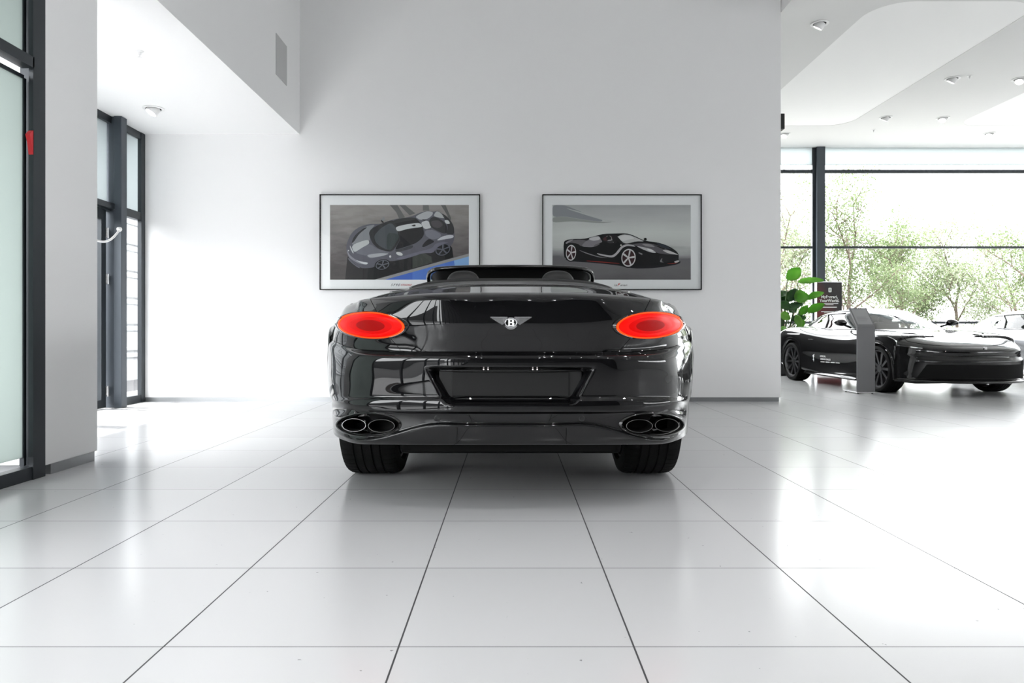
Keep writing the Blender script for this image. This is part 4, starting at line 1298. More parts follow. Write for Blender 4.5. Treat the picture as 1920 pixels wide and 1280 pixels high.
def pictures():
    g = lambda v, b=0.: (v, v, v + b)
    bg1 = grad_mat('asphalt_print', [(0, (.045, .04, .042)), (.4, (.085, .075, .075)), (.62, (.16, .145, .145)), (1, (.30, .28, .27))], .15, 1.25, 4.5, .55, (1, 1, 4))
    A = []
    A += [(g(.02), [(216, 980), (217, 980), (217, 981)])]
    A += [(g(.20), [(850, 190), (930, 190), (1010, 320), (950, 340), (920, 270)]), (g(.20), [(950, 190), (1010, 190), (1120, 280), (1060, 300)]),
          (g(.20), [(1390, 190), (1440, 190), (1500, 330), (1480, 400), (1460, 300)]), (g(.24), [(1200, 190), (1260, 190), (1270, 250), (1200, 250)])]
    A += [((.035, .033, .035), [(400, 740), (376, 980), (620, 980), (690, 980), (1340, 800), (1525, 745), (1510, 640), (1400, 600), (900, 650)]),
          ((.018, .018, .02), [(620, 840), (610, 980), (690, 980), (1090, 860), (1290, 800), (1520, 745), (1510, 650), (1100, 740), (700, 820)]),
          ((.075, .082, .075), [(1090, 680), (1180, 680), (1290, 740), (1300, 800), (1090, 862)])]
    A += [(g(.45), [(690, 982), (1688, 705), (1688, 735), (800, 982)]), ((.07, .16, .58), [(800, 982), (1540, 776), (1560, 982)]),
          ((.10, .22, .66), [(1090, 902), (1540, 776), (1556, 930), (1420, 982), (1090, 982)]), ((.26, .47, .80), [(1530, 780), (1688, 735), (1688, 982), (1560, 982)])]
    A += wheel_print(1412, 662, 82, 62, -22, 5, (.18, .19, .24))
    A += [((.17, .17, .21), [(385, 650), (395, 590), (430, 510), (470, 460), (540, 415), (640, 390), (700, 392), (760, 388), (830, 360), (920, 335), (1020, 325), (1100, 305), (1160, 275), (1240, 252), (1310, 262),
                            (1345, 255), (1370, 258), (1430, 300), (1490, 350), (1525, 410), (1537, 500), (1530, 570), (1500, 620), (1480, 640), (1470, 600), (1420, 600), (1350, 640), (1310, 700), (1200, 700), (1100, 735),
                            (980, 770), (850, 790), (800, 770), (730, 790), (690, 850), (600, 862), (540, 858), (470, 810), (410, 750)])]
    A += [((.36, .37, .40), [(440, 610), (470, 540), (520, 470), (600, 415), (700, 395), (650, 450), (635, 520), (640, 570), (520, 620)]),
          ((.26, .26, .31), [(480, 700), (560, 640), (640, 600), (720, 660), (860, 690), (800, 720), (640, 730), (560, 720)]),
          ((.05, .05, .055), [(440, 600), (470, 520), (560, 440), (620, 420), (520, 500), (470, 580)]),
          ((.58, .60, .61), [(440, 615), (620, 552), (636, 600), (560, 640), (470, 700)]),
          ((.62, .63, .66), [(425, 615), (440, 640), (470, 705), (455, 700), (430, 650)]),
          ((.40, .40, .46), [(395, 650), (420, 720), (500, 780), (620, 800), (600, 825), (520, 812), (430, 760), (400, 710)]),
          ((.70, .72, .74), [(480, 772), (560, 795), (620, 800), (610, 822), (560, 815)]),
          ((.22, .22, .27), [(405, 745), (470, 815), (540, 858), (515, 858), (450, 810), (410, 770)]),
          ((.045, .045, .05), [(625, 490), (650, 445), (740, 395), (870, 350), (905, 365), (955, 450), (960, 560), (880, 685), (800, 680), (720, 650), (660, 590)]),
          ((.11, .125, .14), [(680, 515), (760, 430), (865, 372), (930, 455), (945, 545), (850, 675), (760, 640), (700, 590)]),
          ((.07, .085, .09), [(820, 480), (945, 500), (945, 545), (870, 655), (850, 672), (815, 655)]),
          ((.02, .02, .022), [(875, 352), (1020, 325), (1115, 322), (1165, 365), (1205, 440), (1215, 500), (1190, 545), (1120, 600), (950, 655), (900, 665), (960, 560), (955, 450)]),
          ((.05, .05, .055), [(880, 352), (1020, 328), (1110, 325), (1130, 345), (1000, 365), (905, 390)]),
          ((.66, .68, .69), [(908, 425), (1000, 400), (1150, 378), (1185, 395), (1195, 425), (1050, 440), (930, 475)]), ((.02, .02, .02), [(1075, 408), (1120, 395), (1125, 415), (1095, 418)]),
          ((.085, .085, .10), [(900, 668), (1000, 645), (1100, 610), (1090, 650), (960, 685), (925, 688)]),
          ((.50, .51, .54), [(1120, 318), (1160, 290), (1240, 255), (1310, 264), (1300, 300), (1250, 340), (1170, 350)]),
          ((.66, .67, .69), [(1175, 375), (1255, 350), (1300, 430), (1215, 450)]), ((.02, .02, .02), [(1185, 342), (1250, 345), (1210, 358)]), ((.02, .02, .02), [(1250, 455), (1290, 448), (1270, 462)]),
          ((.30, .30, .36), [(1220, 460), (1300, 450), (1400, 500), (1380, 540), (1300, 560), (1230, 520)]),
          ((.055, .055, .06), [(1262, 355), (1300, 315), (1350, 320), (1430, 370), (1462, 430), (1450, 490), (1420, 495), (1330, 455), (1280, 420)]),
          ((.12, .11, .12), [(1280, 360), (1370, 350), (1420, 400), (1370, 440), (1300, 420)]),
          ((.52, .53, .55), [(1310, 310), (1340, 258), (1375, 262), (1440, 330), (1400, 330)]),
          ((.07, .07, .075), [(1395, 275), (1440, 300), (1495, 355), (1530, 420), (1535, 505), (1440, 500), (1470, 430), (1440, 350)]),
          ((.68, .70, .71), [(1425, 352), (1470, 350), (1492, 390), (1448, 392)]),
          ((.62, .63, .67), [(1340, 570), (1400, 525), (1490, 505), (1530, 515), (1520, 540), (1430, 555)]),
          ((.012, .012, .014), [(1190, 630), (1215, 590), (1265, 545), (1330, 578), (1270, 610), (1205, 640)]),
          ((.24, .23, .31), [(900, 760), (1100, 700), (1300, 650), (1330, 600), (1420, 580), (1480, 590), (1430, 600), (1350, 640), (1310, 700), (1200, 700), (1100, 735), (980, 770)]),
          ((.46, .47, .50), [(600, 720), (740, 700), (850, 705), (780, 730), (640, 755)])]
    A += wheel_print(772, 825, 74, 50, -14, 5, (.20, .21, .25))
    A += [((.35, .36, .38), [(752, 345), (792, 312), (798, 355), (776, 362)]), ((.03, .03, .03), [(752, 345), (776, 360), (790, 380), (765, 380)]),
          ((.66, .67, .68), ell(952, 708, 36, 18, 18)), ((.75, .75, .76), ell(854, 737, 10, 13)), ((.8, .8, .8), ell(413, 674, 5, 7))]
    picture(580, 350, 599, 900, 'framed print of a silver car seen from above with blue corner, on the left', A, bg1,
            [('SF90', .038, 905, 1039, (.22, .23, .24), dict(shear=.5, offset=.001, space=1.5)), ('STRADALE', .026, 1020, 1038, (.50, .03, .05), dict(shear=.5, offset=.0006))], sharp=tuple(range(0, 14)))

    bg2 = grad_mat('studio_print', [(0, (.07, .065, .07)), (.22, (.15, .145, .15)), (.36, (.14, .135, .145)), (.47, (.50, .51, .50)), (.60, (.58, .60, .58)), (.78, (.46, .47, .47)), (1, (.30, .30, .31))], .10, 1.22, 2.2, .22, (.6, 1, 3))
    B = [((.40, .42, .45), [(203, 190), (330, 190), (480, 250), (600, 300), (740, 350), (720, 368), (500, 340), (330, 310), (203, 320)]),
         ((.47, .49, .47), [(203, 320), (330, 312), (500, 342), (720, 368), (860, 372), (700, 385), (420, 360), (203, 380)]),
         ((.53, .55, .54), [(330, 220), (480, 255), (700, 330), (900, 370), (820, 375), (600, 310), (450, 262)]),
         ((.012, .012, .014), [(330, 770), (420, 790), (600, 800), (900, 830), (1060, 865), (1300, 860), (1540, 820), (1570, 790), (1480, 740), (400, 730)])]
    B += [((.008, .008, .009), [(320, 588), (345, 562), (420, 550), (530, 550), (600, 535), (690, 510), (745, 496), (880, 492), (980, 490), (1045, 505), (1120, 540), (1190, 572), (1310, 585), (1400, 610), (1480, 650), (1530, 690),
                              (1545, 725), (1540, 770), (1555, 788), (1500, 812), (1350, 830), (1200, 836), (1110, 830), (1070, 850), (960, 850), (930, 820), (700, 800), (480, 780), (440, 790), (380, 792), (345, 755), (325, 740)])]
    B += [((.20, .185, .20), [(345, 590), (400, 562), (520, 556), (590, 575), (640, 590), (720, 600), (640, 640), (510, 630), (470, 600), (400, 590)]),
          ((.33, .31, .34), [(500, 632), (570, 560), (690, 520), (722, 560), (735, 585), (650, 610), (638, 640)]),
          ((.62, .61, .63), [(580, 545), (690, 516), (715, 545), (700, 560), (640, 570), (600, 560)]),
          ((.03, .03, .032), [(510, 552), (600, 540), (580, 568), (540, 560)]),
          ((.42, .40, .42), [(340, 590), (385, 562), (430, 555), (400, 575), (350, 605)]),
          ((.02, .018, .02), [(720, 545), (755, 500), (880, 495), (900, 560), (880, 600), (790, 590), (740, 575)]),
          ((.10, .04, .045), [(735, 545), (790, 515), (840, 520), (830, 570), (780, 570), (745, 565)]),
          ((.42, .42, .42), [(765, 520), (825, 515), (838, 560), (855, 590), (840, 590), (820, 545)]), ((.015, .015, .015), ell(800, 545, 26, 28)),
          ((.56, .56, .56), [(880, 530), (955, 500), (1030, 510), (1110, 545), (1185, 578), (1090, 575), (1000, 600), (940, 592), (905, 560)]),
          ((.72, .72, .72), [(900, 530), (960, 508), (1030, 518), (1080, 545), (1000, 560), (950, 575), (915, 555)]),
          ((.02, .02, .02), [(870, 530), (890, 520), (950, 590), (1000, 602), (1080, 578), (1190, 578), (1100, 590), (1000, 612), (930, 605), (890, 570)]),
          ((.16, .15, .17), [(1040, 605), (1180, 590), (1300, 610), (1420, 660), (1535, 715), (1430, 715), (1330, 705), (1200, 650), (1090, 625)]),
          ((.40, .38, .40), [(1140, 600), (1250, 605), (1300, 640), (1200, 630)]), ((.04, .05, .075), [(1290, 590), (1380, 605), (1470, 655), (1440, 660), (1370, 640)]),
          ((.62, .60, .61), [(1360, 665), (1440, 672), (1530, 712), (1540, 720), (1430, 705)]), ((.01, .01, .01), [(1260, 605), (1400, 650), (1390, 665), (1330, 640)]),
          ((.55, .54, .56), [(1085, 622), (1180, 640), (1260, 660), (1310, 700), (1250, 695), (1170, 665)]), ((.8, .8, .8), [(1200, 650), (1260, 662), (1280, 685), (1230, 680)]),
          ((.52, .50, .52), [(665, 698), (740, 715), (830, 728), (870, 705), (905, 660), (935, 625), (990, 605), (1060, 612), (1090, 635), (1000, 622), (945, 645), (905, 700), (860, 742), (820, 748), (700, 722)]),
          ((.38, .37, .39), [(470, 662), (560, 695), (700, 740), (800, 750), (700, 748), (560, 706)]),
          ((.45, .04, .03), [(565, 780), (740, 792), (915, 808), (915, 814), (740, 800), (565, 786)]),
          ((.30, .29, .31), [(1115, 690), (1160, 705), (1155, 722), (1120, 705)]),
          ((.02, .02, .022), [(1330, 715), (1530, 720), (1530, 780), (1400, 800), (1340, 795)]), ((.30, .30, .31), [(1335, 795), (1370, 745), (1362, 790), (1390, 800)]),
          ((.62, .6, .6), [(1490, 790), (1540, 775), (1555, 788), (1510, 806)]), ((.45, .05, .04), [(1400, 812), (1500, 806), (1540, 796), (1500, 815)])]
    B += wheel_print(1010, 750, 76, 95, 6, 5, (.66, .65, .66), -1.45, (.05, .015, .018))
    B += wheel_print(400, 697, 54, 84, 4, 5, (.64, .63, .64), -1.45, (.05, .015, .018))
    B += [((.05, .05, .055), ell(815, 577, 34, 20, 5)), ((.40, .38, .40), ell(810, 566, 24, 7, -8)), ((.012, .012, .012), ell(1188, 553, 16, 14)), ((.7, .7, .6), ell(930, 617, 7, 9))]
    picture(1000, 350, 1017, 1316, 'framed print of a black open sports car in side view on grey, on the right', B, bg2,
            [('La', .034, 872, 1040, (.20, .20, .2), dict(shear=.3, offset=.0006)), ('F', .046, 900, 1036, (.6, .03, .03), dict(shear=.5, offset=.001)), ('errari', .034, 958, 1041, (.22, .22, .22), dict(shear=.3, offset=.0004))])
# ------------------------------------------------------------------ the coupes in the hall
def coupe(loc, rz, paint, label, sticker):
    car = thing('sports_coupe', label, 'car', loc, rz, 'coupes parked in the hall')
    R = [
        # glasshouse base
        [(0, 1.50, .845), (.36, 1.54, .845), (.60, 1.66, .845), (.69, 1.82, .845), (.73, 2.0, .845), (.755, 2.25, .845), (.765, 2.6, .855), (.75, 3.0, .875), (.67, 3.5, .905), (.45, 3.98, .90), (0, 4.15, .89)],
        # bonnet crown / inner shoulder
        [(0, .78, .765), (.36, .80, .762), (.62, .90, .785), (.755, 1.08, .80), (.815, 1.28, .805), (.85, 1.5, .80), (.86, 2.0, .795), (.86, 2.75, .83), (.865, 3.6, .895), (.6, 4.25, .87), (0, 4.45, .85)],
        # front lip of the bonnet / outer fender
        [(0, .13, .622), (.36, .17, .622), (.63, .31, .635), (.805, .55, .68), (.89, .80, .722), (.928, 1.05, .745), (.922, 1.75, .72), (.93, 2.6, .745), (.966, 3.62, .825), (.73, 4.40, .81), (0, 4.60, .81)],
        [(0, .035, .565), (.36, .075, .565), (.64, .23, .575), (.83, .47, .60), (.925, .75, .63), (.955, 1.0, .655), (.94, 1.75, .61), (.945, 2.6, .64), (.984, 3.62, .72), (.75, 4.45, .73), (0, 4.65, .73)],
        # dark slot under the nose
        [(0, .03, .53), (.36, .07, .53), (.64, .225, .54), (.835, .47, .57), (.93, .76, .60), (.962, 1.02, .62), (.94, 1.75, .57), (.946, 2.6, .60), (.986, 3.62, .68), (.755, 4.46, .68), (0, 4.66, .68)],
        [(0, .06, .50), (.36, .10, .50), (.64, .25, .505), (.838, .48, .53), (.935, .77, .56), (.967, 1.04, .58), (.942, 1.75, .53), (.95, 2.6, .56), (.988, 3.62, .63), (.76, 4.46, .62), (0, 4.66, .62)],
        [(0, .01, .44), (.36, .05, .44), (.66, .21, .44), (.85, .45, .46), (.94, .76, .48), (.970, 1.05, .50), (.935, 1.75, .46), (.945, 2.6, .48), (.985, 3.62, .54), (.76, 4.46, .5), (0, 4.65, .5)],
        [(0, .02, .41), (.36, .06, .41), (.66, .22, .41), (.855, .45, .40), (.945, .76, .42), (.968, 1.05, .44), (.915, 1.75, .38), (.925, 2.6, .38), (.975, 3.62, .46), (.76, 4.45, .4), (0, 4.63, .4)],
        [(0, .06, .22), (.36, .10, .22), (.66, .25, .22), (.86, .46, .215), (.945, .77, .22), (.955, 1.05, .24), (.925, 1.75, .22), (.945, 2.6, .22), (.96, 3.62, .28), (.74, 4.42, .28), (0, 4.58, .28)],
        [(0, -.03, .195), (.36, .02, .195), (.67, .18, .195), (.875, .43, .195), (.955, .76, .195), (.958, 1.05, .2), (.945, 1.75, .17), (.955, 2.6, .175), (.955, 3.62, .25), (.72, 4.40, .25), (0, 4.55, .25)],
        [(0, -.02, .172), (.36, .03, .172), (.67, .19, .172), (.87, .44, .172), (.95, .77, .172), (.95, 1.05, .18), (.93, 1.75, .145), (.94, 2.6, .15), (.94, 3.62, .22), (.70, 4.38, .23), (0, 4.52, .23)],
        [(0, .25, .168), (.30, .28, .168), (.5, .4, .168), (.62, .62, .168), (.66, .9, .168), (.68, 1.1, .17), (.7, 1.8, .14), (.72, 2.6, .14), (.7, 3.5, .2), (.5, 4.1, .21), (0, 4.25, .21)]]
    ZS = 1.097
    rows = np.array(R) * np.array([1, 1, ZS])
    ku = np.concatenate([[0], np.cumsum(np.linalg.norm(np.diff(rows[2:9], axis=1), axis=2).mean(0))])
    kv = np.concatenate([[0], np.cumsum(np.linalg.norm(np.diff(rows[:, :6], axis=0), axis=2).mean(1))])
    us = np.concatenate([np.linspace(0, 1.4, 176)[:-1], np.linspace(1.4, ku[-1], 180)])
    jn = lambda u_: int(np.argmin(abs(us - u_)))
    vs = np.unique(np.concatenate([np.linspace(kv[i], kv[i + 1], max(2, int((kv[i + 1] - kv[i]) / .014) + 1)) for i in range(len(kv) - 1)]))
    P, uf = surf_grid(rows, us, vs, ku, kv)
    P = smooth_grid(P, 2, .5, 0)
    for ay, ar in ((1.0, .368), (3.62, .375)):
        x, y, z = P[..., 0], P[..., 1], P[..., 2]
        d = np.abs(y - ay); on = (d < ar) & (np.abs(x) > .45)
        arch = np.where(on, .345 + np.sqrt(np.maximum(ar ** 2 - d ** 2, 0)), 0)
        zt, zl = .86, .185
        P[..., 2] = np.where(on & (z < zt) & (arch > zl), arch + (z - zl).clip(0) * (zt - arch) / (zt - zl), z)
    # dished flank: hollow the door behind the front wheel a little
    N, s = grid_normals(P, np.array([0, 2.3, .5]))
    c = len(us) - 1
    nU, nV = P.shape[1], P.shape[0]
    iv = lambda k: int(np.argmin(abs(vs - kv[k])))
    jc = lambda y_, sg, k=3: min(range(nU), key=lambda j: abs(P[iv(k), j, 1] - y_) + (10 if (j - c) * sg < 0 else 0))
    mb = MB(); patch(mb, P, N, 0, iv(3), 0, nU - 1, sides='', sgn=s)
    patch(mb, P, N, iv(5), nV - 1, 0, nU - 1, sides='', sgn=s)
    w_ = jn(1.0)
    patch(mb, P, N, iv(3), iv(5), 0, c - w_, sides='', sgn=s); patch(mb, P, N, iv(3), iv(5), c + w_, nU - 1, sides='', sgn=s)
    body = mb.build('body_shell', paint, car, smooth=True, angle=40)
    mb = MB(); patch(mb, P - N * .004, N, iv(3), iv(5), c - w_, c + w_, sides='', sgn=s)
    mb.build('nose_band', M_GLOSSBLK, car, smooth=True)
    # lower grille opening
    mb = MB()
    i0, i1 = iv(7) + 1, iv(8) - 0
    n_ = i1 - i0
    gr = []
    for i in range(i0, i1 + 1):
        f = (i - i0) / max(1, n_)
        ug = np.linspace(-1, 1, 90) * (.74 + .13 * f)
        gr.append(np.stack([np.interp(ug, uf, (P[i] + N[i] * .004)[:, a_]) for a_ in range(3)], axis=1))
    gr = np.array(gr)
    patch(mb, gr, gr, 0, len(gr) - 1, 0, 89, sides='', sgn=s)
    mb.build('front_grille', M_MATBLK, car, smooth=True)
    for sg in (-1, 1):
        # head lamp: slim wedge on the fender
        js = [j for j in range(nU) if (j - c) * sg > 0 and .30 < P[iv(3), j, 1] < .78]
        j0, j1 = min(js), max(js)
        mb = MB()
        patch(mb, P + N * .004, N, iv(2) + 3, iv(3), j0, j1, sides='', sgn=s)
        hl = mb.build('head_lamp', M_GLOSSBLK, car, smooth=True)
        mb = MB()
        patch(mb, P + N * .007, N, iv(3) - 2, iv(3) - 1, j0 + 1, j1 - 1, sides='', sgn=s)
        mb.build('lamp_strip', M_CHROME, hl, smooth=True)
    # splitter along the chin
    mb = MB()
    row = [tuple(P[iv(9), j] + N[iv(9), j] * .008) for j in range(c - jn(1.3), c + jn(1.3) + 1, 4)]
    mb.tube(row, .009, 8)
    mb.build('splitter', M_GLOSSBLK, car, smooth=True)
    # bonnet shut line and bonnet vents
    mb = MB()
    mb.tube([tuple(P[iv(2) - 2, j] + N[iv(2), j] * .0005) for j in range(c - jn(.95), c + jn(.95) + 1, 4)], .003, 6)
    for sg in (-1, 1):
        mb.tube([tuple(P[i, c + sg * jn(.95)] + N[i, c + sg * jn(.95)] * .0005) for i in range(iv(0) + 4, iv(2) - 1, 3)], .003, 6)
    mb.build('bonnet_seam', M_MATBLK, car)
    for sg in (-1, 1):
        mb = MB()
        i_ = iv(1) + 4
        pts = [P[i_ + k2, c + sg * jn(j_)] + N[i_, c + sg * jn(j_)] * .004 for j_, k2 in ((.30, 4), (.44, 3), (.58, 0), (.68, -5))]
        mb.tube([tuple(p) for p in pts], [.004, .009, .010, .004], 8)
        mb.build('bonnet_vent', M_MATBLK, car, smooth=True)
    # small emblem on the nose
    mb = MB()
    e = P[iv(2) + 4, c]; mb.box(-.02, .02, e[1] - .012, e[1] + .01, e[2] - .022, e[2] + .022, bev=.004)
    mb.build('nose_emblem', M_SILV, car)
    # --- glasshouse
    G = [rows[0].tolist(),
         [(0, 1.92, 1.005), (.33, 1.95, 1.0), (.54, 2.04, .99), (.62, 2.16, .985), (.655, 2.28, .985), (.675, 2.45, .985), (.68, 2.7, .985), (.66, 3.05, .985), (.59, 3.5, .98), (.40, 3.88, .965), (0, 4.02, .96)],
         [(0, 2.33, 1.135), (.28, 2.35, 1.132), (.46, 2.42, 1.125), (.52, 2.50, 1.118), (.55, 2.60, 1.115), (.565, 2.72, 1.115), (.57, 2.9, 1.11), (.55, 3.15, 1.095), (.49, 3.45, 1.07), (.33, 3.68, 1.05), (0, 3.76, 1.05)],
         [(0, 2.52, 1.172), (.25, 2.54, 1.168), (.40, 2.58, 1.158), (.44, 2.64, 1.152), (.46, 2.70, 1.15), (.47, 2.78, 1.148), (.47, 2.92, 1.145), (.45, 3.1, 1.135), (.4, 3.3, 1.115), (.27, 3.45, 1.10), (0, 3.5, 1.098)],
         [(0, 2.85, 1.185), (.02, 2.85, 1.185), (.03, 2.86, 1.185), (.035, 2.87, 1.185), (.04, 2.88, 1.185), (.04, 2.89, 1.185), (.04, 2.9, 1.185), (.04, 2.92, 1.185), (.035, 2.94, 1.185), (.02, 2.95, 1.185), (0, 2.95, 1.185)]]
    G = np.array(G) * np.array([1, 1, ZS])
    G[0] = rows[0]
    gu = np.concatenate([[0], np.cumsum(np.linalg.norm(np.diff(G[:3], axis=1), axis=2).mean(0))])
    gv = np.array([0, .24, .48, .58, .85])
    usg = np.linspace(0, gu[-1], 120); vsg = np.linspace(0, gv[-1], 44)
    PG, _ = surf_grid(G, usg, vsg, gu, gv)
    NG, sg_ = grid_normals(PG, np.array([0, 2.9, .8]))
    cg = len(usg) - 1; nUg = PG.shape[1]
    jg = lambda k: int(np.argmin(abs(usg - k)))
    a, b_, d_, e_ = jg(gu[2] + .02), jg(gu[3] + .06), jg(gu[8] - .25), jg(gu[8] + .1)
    itop = int(np.argmin(abs(vsg - .53)))
    isw = int(np.argmin(abs(vsg - .44)))
    mb = MB()
    patch(mb, PG, NG, itop, len(vsg) - 1, 0, nUg - 1, sides='', sgn=sg_)
    for m_, n_ in ((a, b_), (d_, e_)):
        patch(mb, PG, NG, 0, itop, cg + m_, cg + n_, sides='', sgn=sg_); patch(mb, PG, NG, 0, itop, cg - n_, cg - m_, sides='', sgn=sg_)
    patch(mb, PG, NG, isw, itop, cg + b_, cg + d_, sides='', sgn=sg_); patch(mb, PG, NG, isw, itop, cg - d_, cg - b_, sides='', sgn=sg_)
    mb.build('roof', paint, car, smooth=True, angle=40)
    mb = MB(); patch(mb, PG, NG, 0, itop, cg - a, cg + a, sides='', sgn=sg_)
    mb.build('windscreen', M_TINT, car, smooth=True)
    mb = MB(); patch(mb, PG, NG, 0, itop, 0, cg - e_, sides='', sgn=sg_); patch(mb, PG, NG, 0, itop, cg + e_, nUg - 1, sides='', sgn=sg_)
    mb.build('rear_window', M_TINT, car, smooth=True)
    for s2 in (-1, 1):
        mb = MB()
        q = (cg + b_, cg + d_) if s2 > 0 else (cg - d_, cg - b_)
        patch(mb, PG - NG * .004, NG, 0, isw, q[0], q[1], sides='', sgn=sg_)
        mb.build('side_window', M_TINT, car, smooth=True)
        mb = MB()
        jm = cg + s2 * ((b_ + d_) // 2 + 6)
        mb.tube([tuple(PG[i, jm]) for i in range(0, isw + 1)], .018, 8)
        mb.tube([tuple(PG[isw, j]) for j in range(q[0], q[1] + 1)], .010, 8)
        mb.tube([tuple(PG[0, j]) for j in range(q[0], q[1] + 1)], .012, 8)
        mb.build('window_trim', M_GLOSSBLK, car, smooth=True)
        # mirror on a stalk
        mb = MB(); bm = bmesh.new(); bmesh.ops.create_icosphere(bm, subdivisions=3, radius=1)
        for v in bm.verts:
            v.co = Vector((s2 * .95 + v.co.x * .105, 1.98 + v.co.y * .06 * (1.3 if v.co.y < 0 else .7), .945 * ZS + v.co.z * .055 * (1 - .25 * v.co.x * s2)))
        mb.bm(bm); mb.tube([(s2 * .74, 2.03, .955), (s2 * .82, 2.02, .985), (s2 * .90, 2.0, 1.01)], .017, 8)
        mb.build('door_mirror', M_GLOSSBLK, car, smooth=True)
    # sill blade
    for s2 in (-1, 1):
        mb = MB()
        mb.add([(s2 * x, y, z) for x, y, z in ((.90, 1.5, .20), (1.0, 1.5, .155), (1.0, 1.5, .135), (.90, 1.5, .13), (.90, 3.15, .22), (.985, 3.1, .185), (.985, 3.1, .165), (.90, 3.15, .15))],
               [(0, 1, 5, 4), (1, 2, 6, 5), (2, 3, 7, 6), (0, 3, 2, 1), (4, 5, 6, 7)])
        mb.build('sill_blade', M_GLOSSBLK, car)
        mb = MB()
        j = jc(2.9, s2)
        p = P[iv(3), j] + N[iv(3), j] * .004
        mb.box(p[0] - .004, p[0] + .004, p[1] - .06, p[1] + .06, p[2] + .02, p[2] + .035)
        mb.build('door_handle', M_SILV, car)
    mb = MB(); mb.box(-.66, .66, .55, 4.2, .155, .30); mb.box(-.72, .72, 1.55, 3.9, .30, .80)
    mb.build('floor_pan', M_MATBLK, car)
    for sx in (-1, 1):
        mb = MB(); mb.box(sx * .36 - .22, sx * .36 + .22, 2.75, 2.9, .6, 1.06, bev=.05); mb.box(sx * .36 - .12, sx * .36 + .12, 2.8, 2.9, 1.04, 1.16, bev=.04)
        mb.build('seat', M_LEATH, car, smooth=True, angle=60)
    for ay, r in ((1.0, .345), (3.62, .35)):
        for s2 in (-1, 1):
            wheel(car, (s2 * .83, ay, r), r, .27, .275, s2, 10)
    if sticker:
        # white lettering low on the door (the viewer sees the car's right flank, local -x)
        def flank(y_, z_):
            best, q = 9, None
            for j in range(c - jn(ku[8]), c - jn(ku[5])):
                if abs(P[iv(6), j, 1] - y_) < .06 or abs(P[iv(4), j, 1] - y_) < .06:
                    for i in range(iv(2), iv(9)):
                        d = abs(P[i, j, 1] - y_) + abs(P[i, j, 2] - z_)
                        if d < best: best, q = d, (i, j)
            return P[q] - np.array([.006, 0, 0])
        for st, size, y_, z_ in (('OFFICIAL', .040, 2.62, .475), ('FERRARI DEALER', .040, 2.62, .425)):
            mb = MB()
            vs_, fs_ = text_verts(st, size, extrude=.001, align='LEFT', offset=.0012)
            mb.add([(flank(y_ - v.x, z_)[0] - v.z, y_ - v.x, z_ + v.y) for v in vs_], fs_)
            mb.build('door_lettering', M_WHITE, car)
        for k_ in range(4):
            mb = MB()
            y_ = 2.62 - k_ * .145
            p = [flank(y_ - .012 * i_, .382)[0] for i_ in range(11)]
            v0 = [(p[i_] - .001, y_ - .012 * i_, zz_) for zz_ in (.374, .390) for i_ in range(11)]
            mb.add(v0, [(i_ + 1, i_, i_ + 11, i_ + 12) for i_ in range(10)])
            mb.build('small_print_line', M_WHITE, car)
        mb = MB()
        q = flank(2.82, .44)
        mk = [(0, -.07), (.015, -.03), (.0, .0), (.02, .02), (.015, .05), (.03, .075), (.012, .07), (-.005, .085), (-.02, .05), (-.035, .03), (-.02, .02), (-.012, -.01), (-.03, -.035), (-.008, -.04)]
        mb.add([(q[0] - .002, 2.82 - a2 * 1.2, .44 + b2) for a2, b2 in mk], [tuple(range(len(mk)))])
        mb.build('door_emblem', M_WHITE, car)
    car.scale = (SCL, SCL, SCL)
    return car


SCL = .92


def kiosk():
    y0 = 9.22
    x0, x1 = WX(1607.5, y0), WX(1641, y0)
    z1 = WZ(612, y0)
    t = thing('info_stand', 'grey metal information stand with a sloped panel in front of the black coupe', 'stand', (x0, y0, 0))
    w = x1 - x0
    mb = MB(); mb.box(0, w, 0, .028, .022, z1, bev=.003)
    mb.build('upright_panel', M_KIOSK, t)
    yb = .33
    mb = MB()
    zt = WZ(577, y0 + .22)
    prof = [(-.004, z1 - .004), (.23, zt), (.245, zt - .012), (.018, z1 - .02)]
    mb.add([(x, p[0], p[1]) for x in (0, w) for p in prof], [(0, 1, 2, 3), (7, 6, 5, 4), (0, 4, 5, 1), (1, 5, 6, 2), (2, 6, 7, 3), (3, 7, 4, 0)])
    top = mb.build('sloped_top', M_KIOSK, t)
    d = Vector((0, .234, zt - z1 + .004)); u = d.normalized(); n = Vector((0, -u.z, u.y))
    mb = MB()
    o = Vector((0, -.004, z1 - .004)) + n * .003
    a = [o + Vector((w * fx, 0, 0)) + d * fy for fx, fy in ((.08, .12), (.92, .12), (.92, .92), (.08, .92))]
    mb.add([tuple(p) for p in a], [(0, 1, 2, 3)])
    mb.build('info_card', M_KIOSKS, top)
    mb = MB()
    for i in range(5):
        f0 = .30 + i * .05
        b = [o + n * .0008 + Vector((w * fx, 0, 0)) + d * fy for fx, fy in ((.18, f0), (.7 + .05 * (i % 3), f0), (.7 + .05 * (i % 3), f0 + .012), (.18, f0 + .012))]
        mb.add([tuple(p) for p in b], [(0, 1, 2, 3)])
    mb.build('card_lines', M_KIOSK, top)
    mb = MB(); mb.box(0, w, 0, .40, .012, .024, bev=.003)
    mb.build('foot_plate', M_SILV, t)
    for fx in (.1, .9):
        for fy in (.03, .36):
            mb = MB(); mb.lathe([(0, 0), (.012, 0), (.012, .013), (0, .013)], 16, 'z', (w * fx, fy, 0))
            mb.build('foot', M_MATBLK, t)


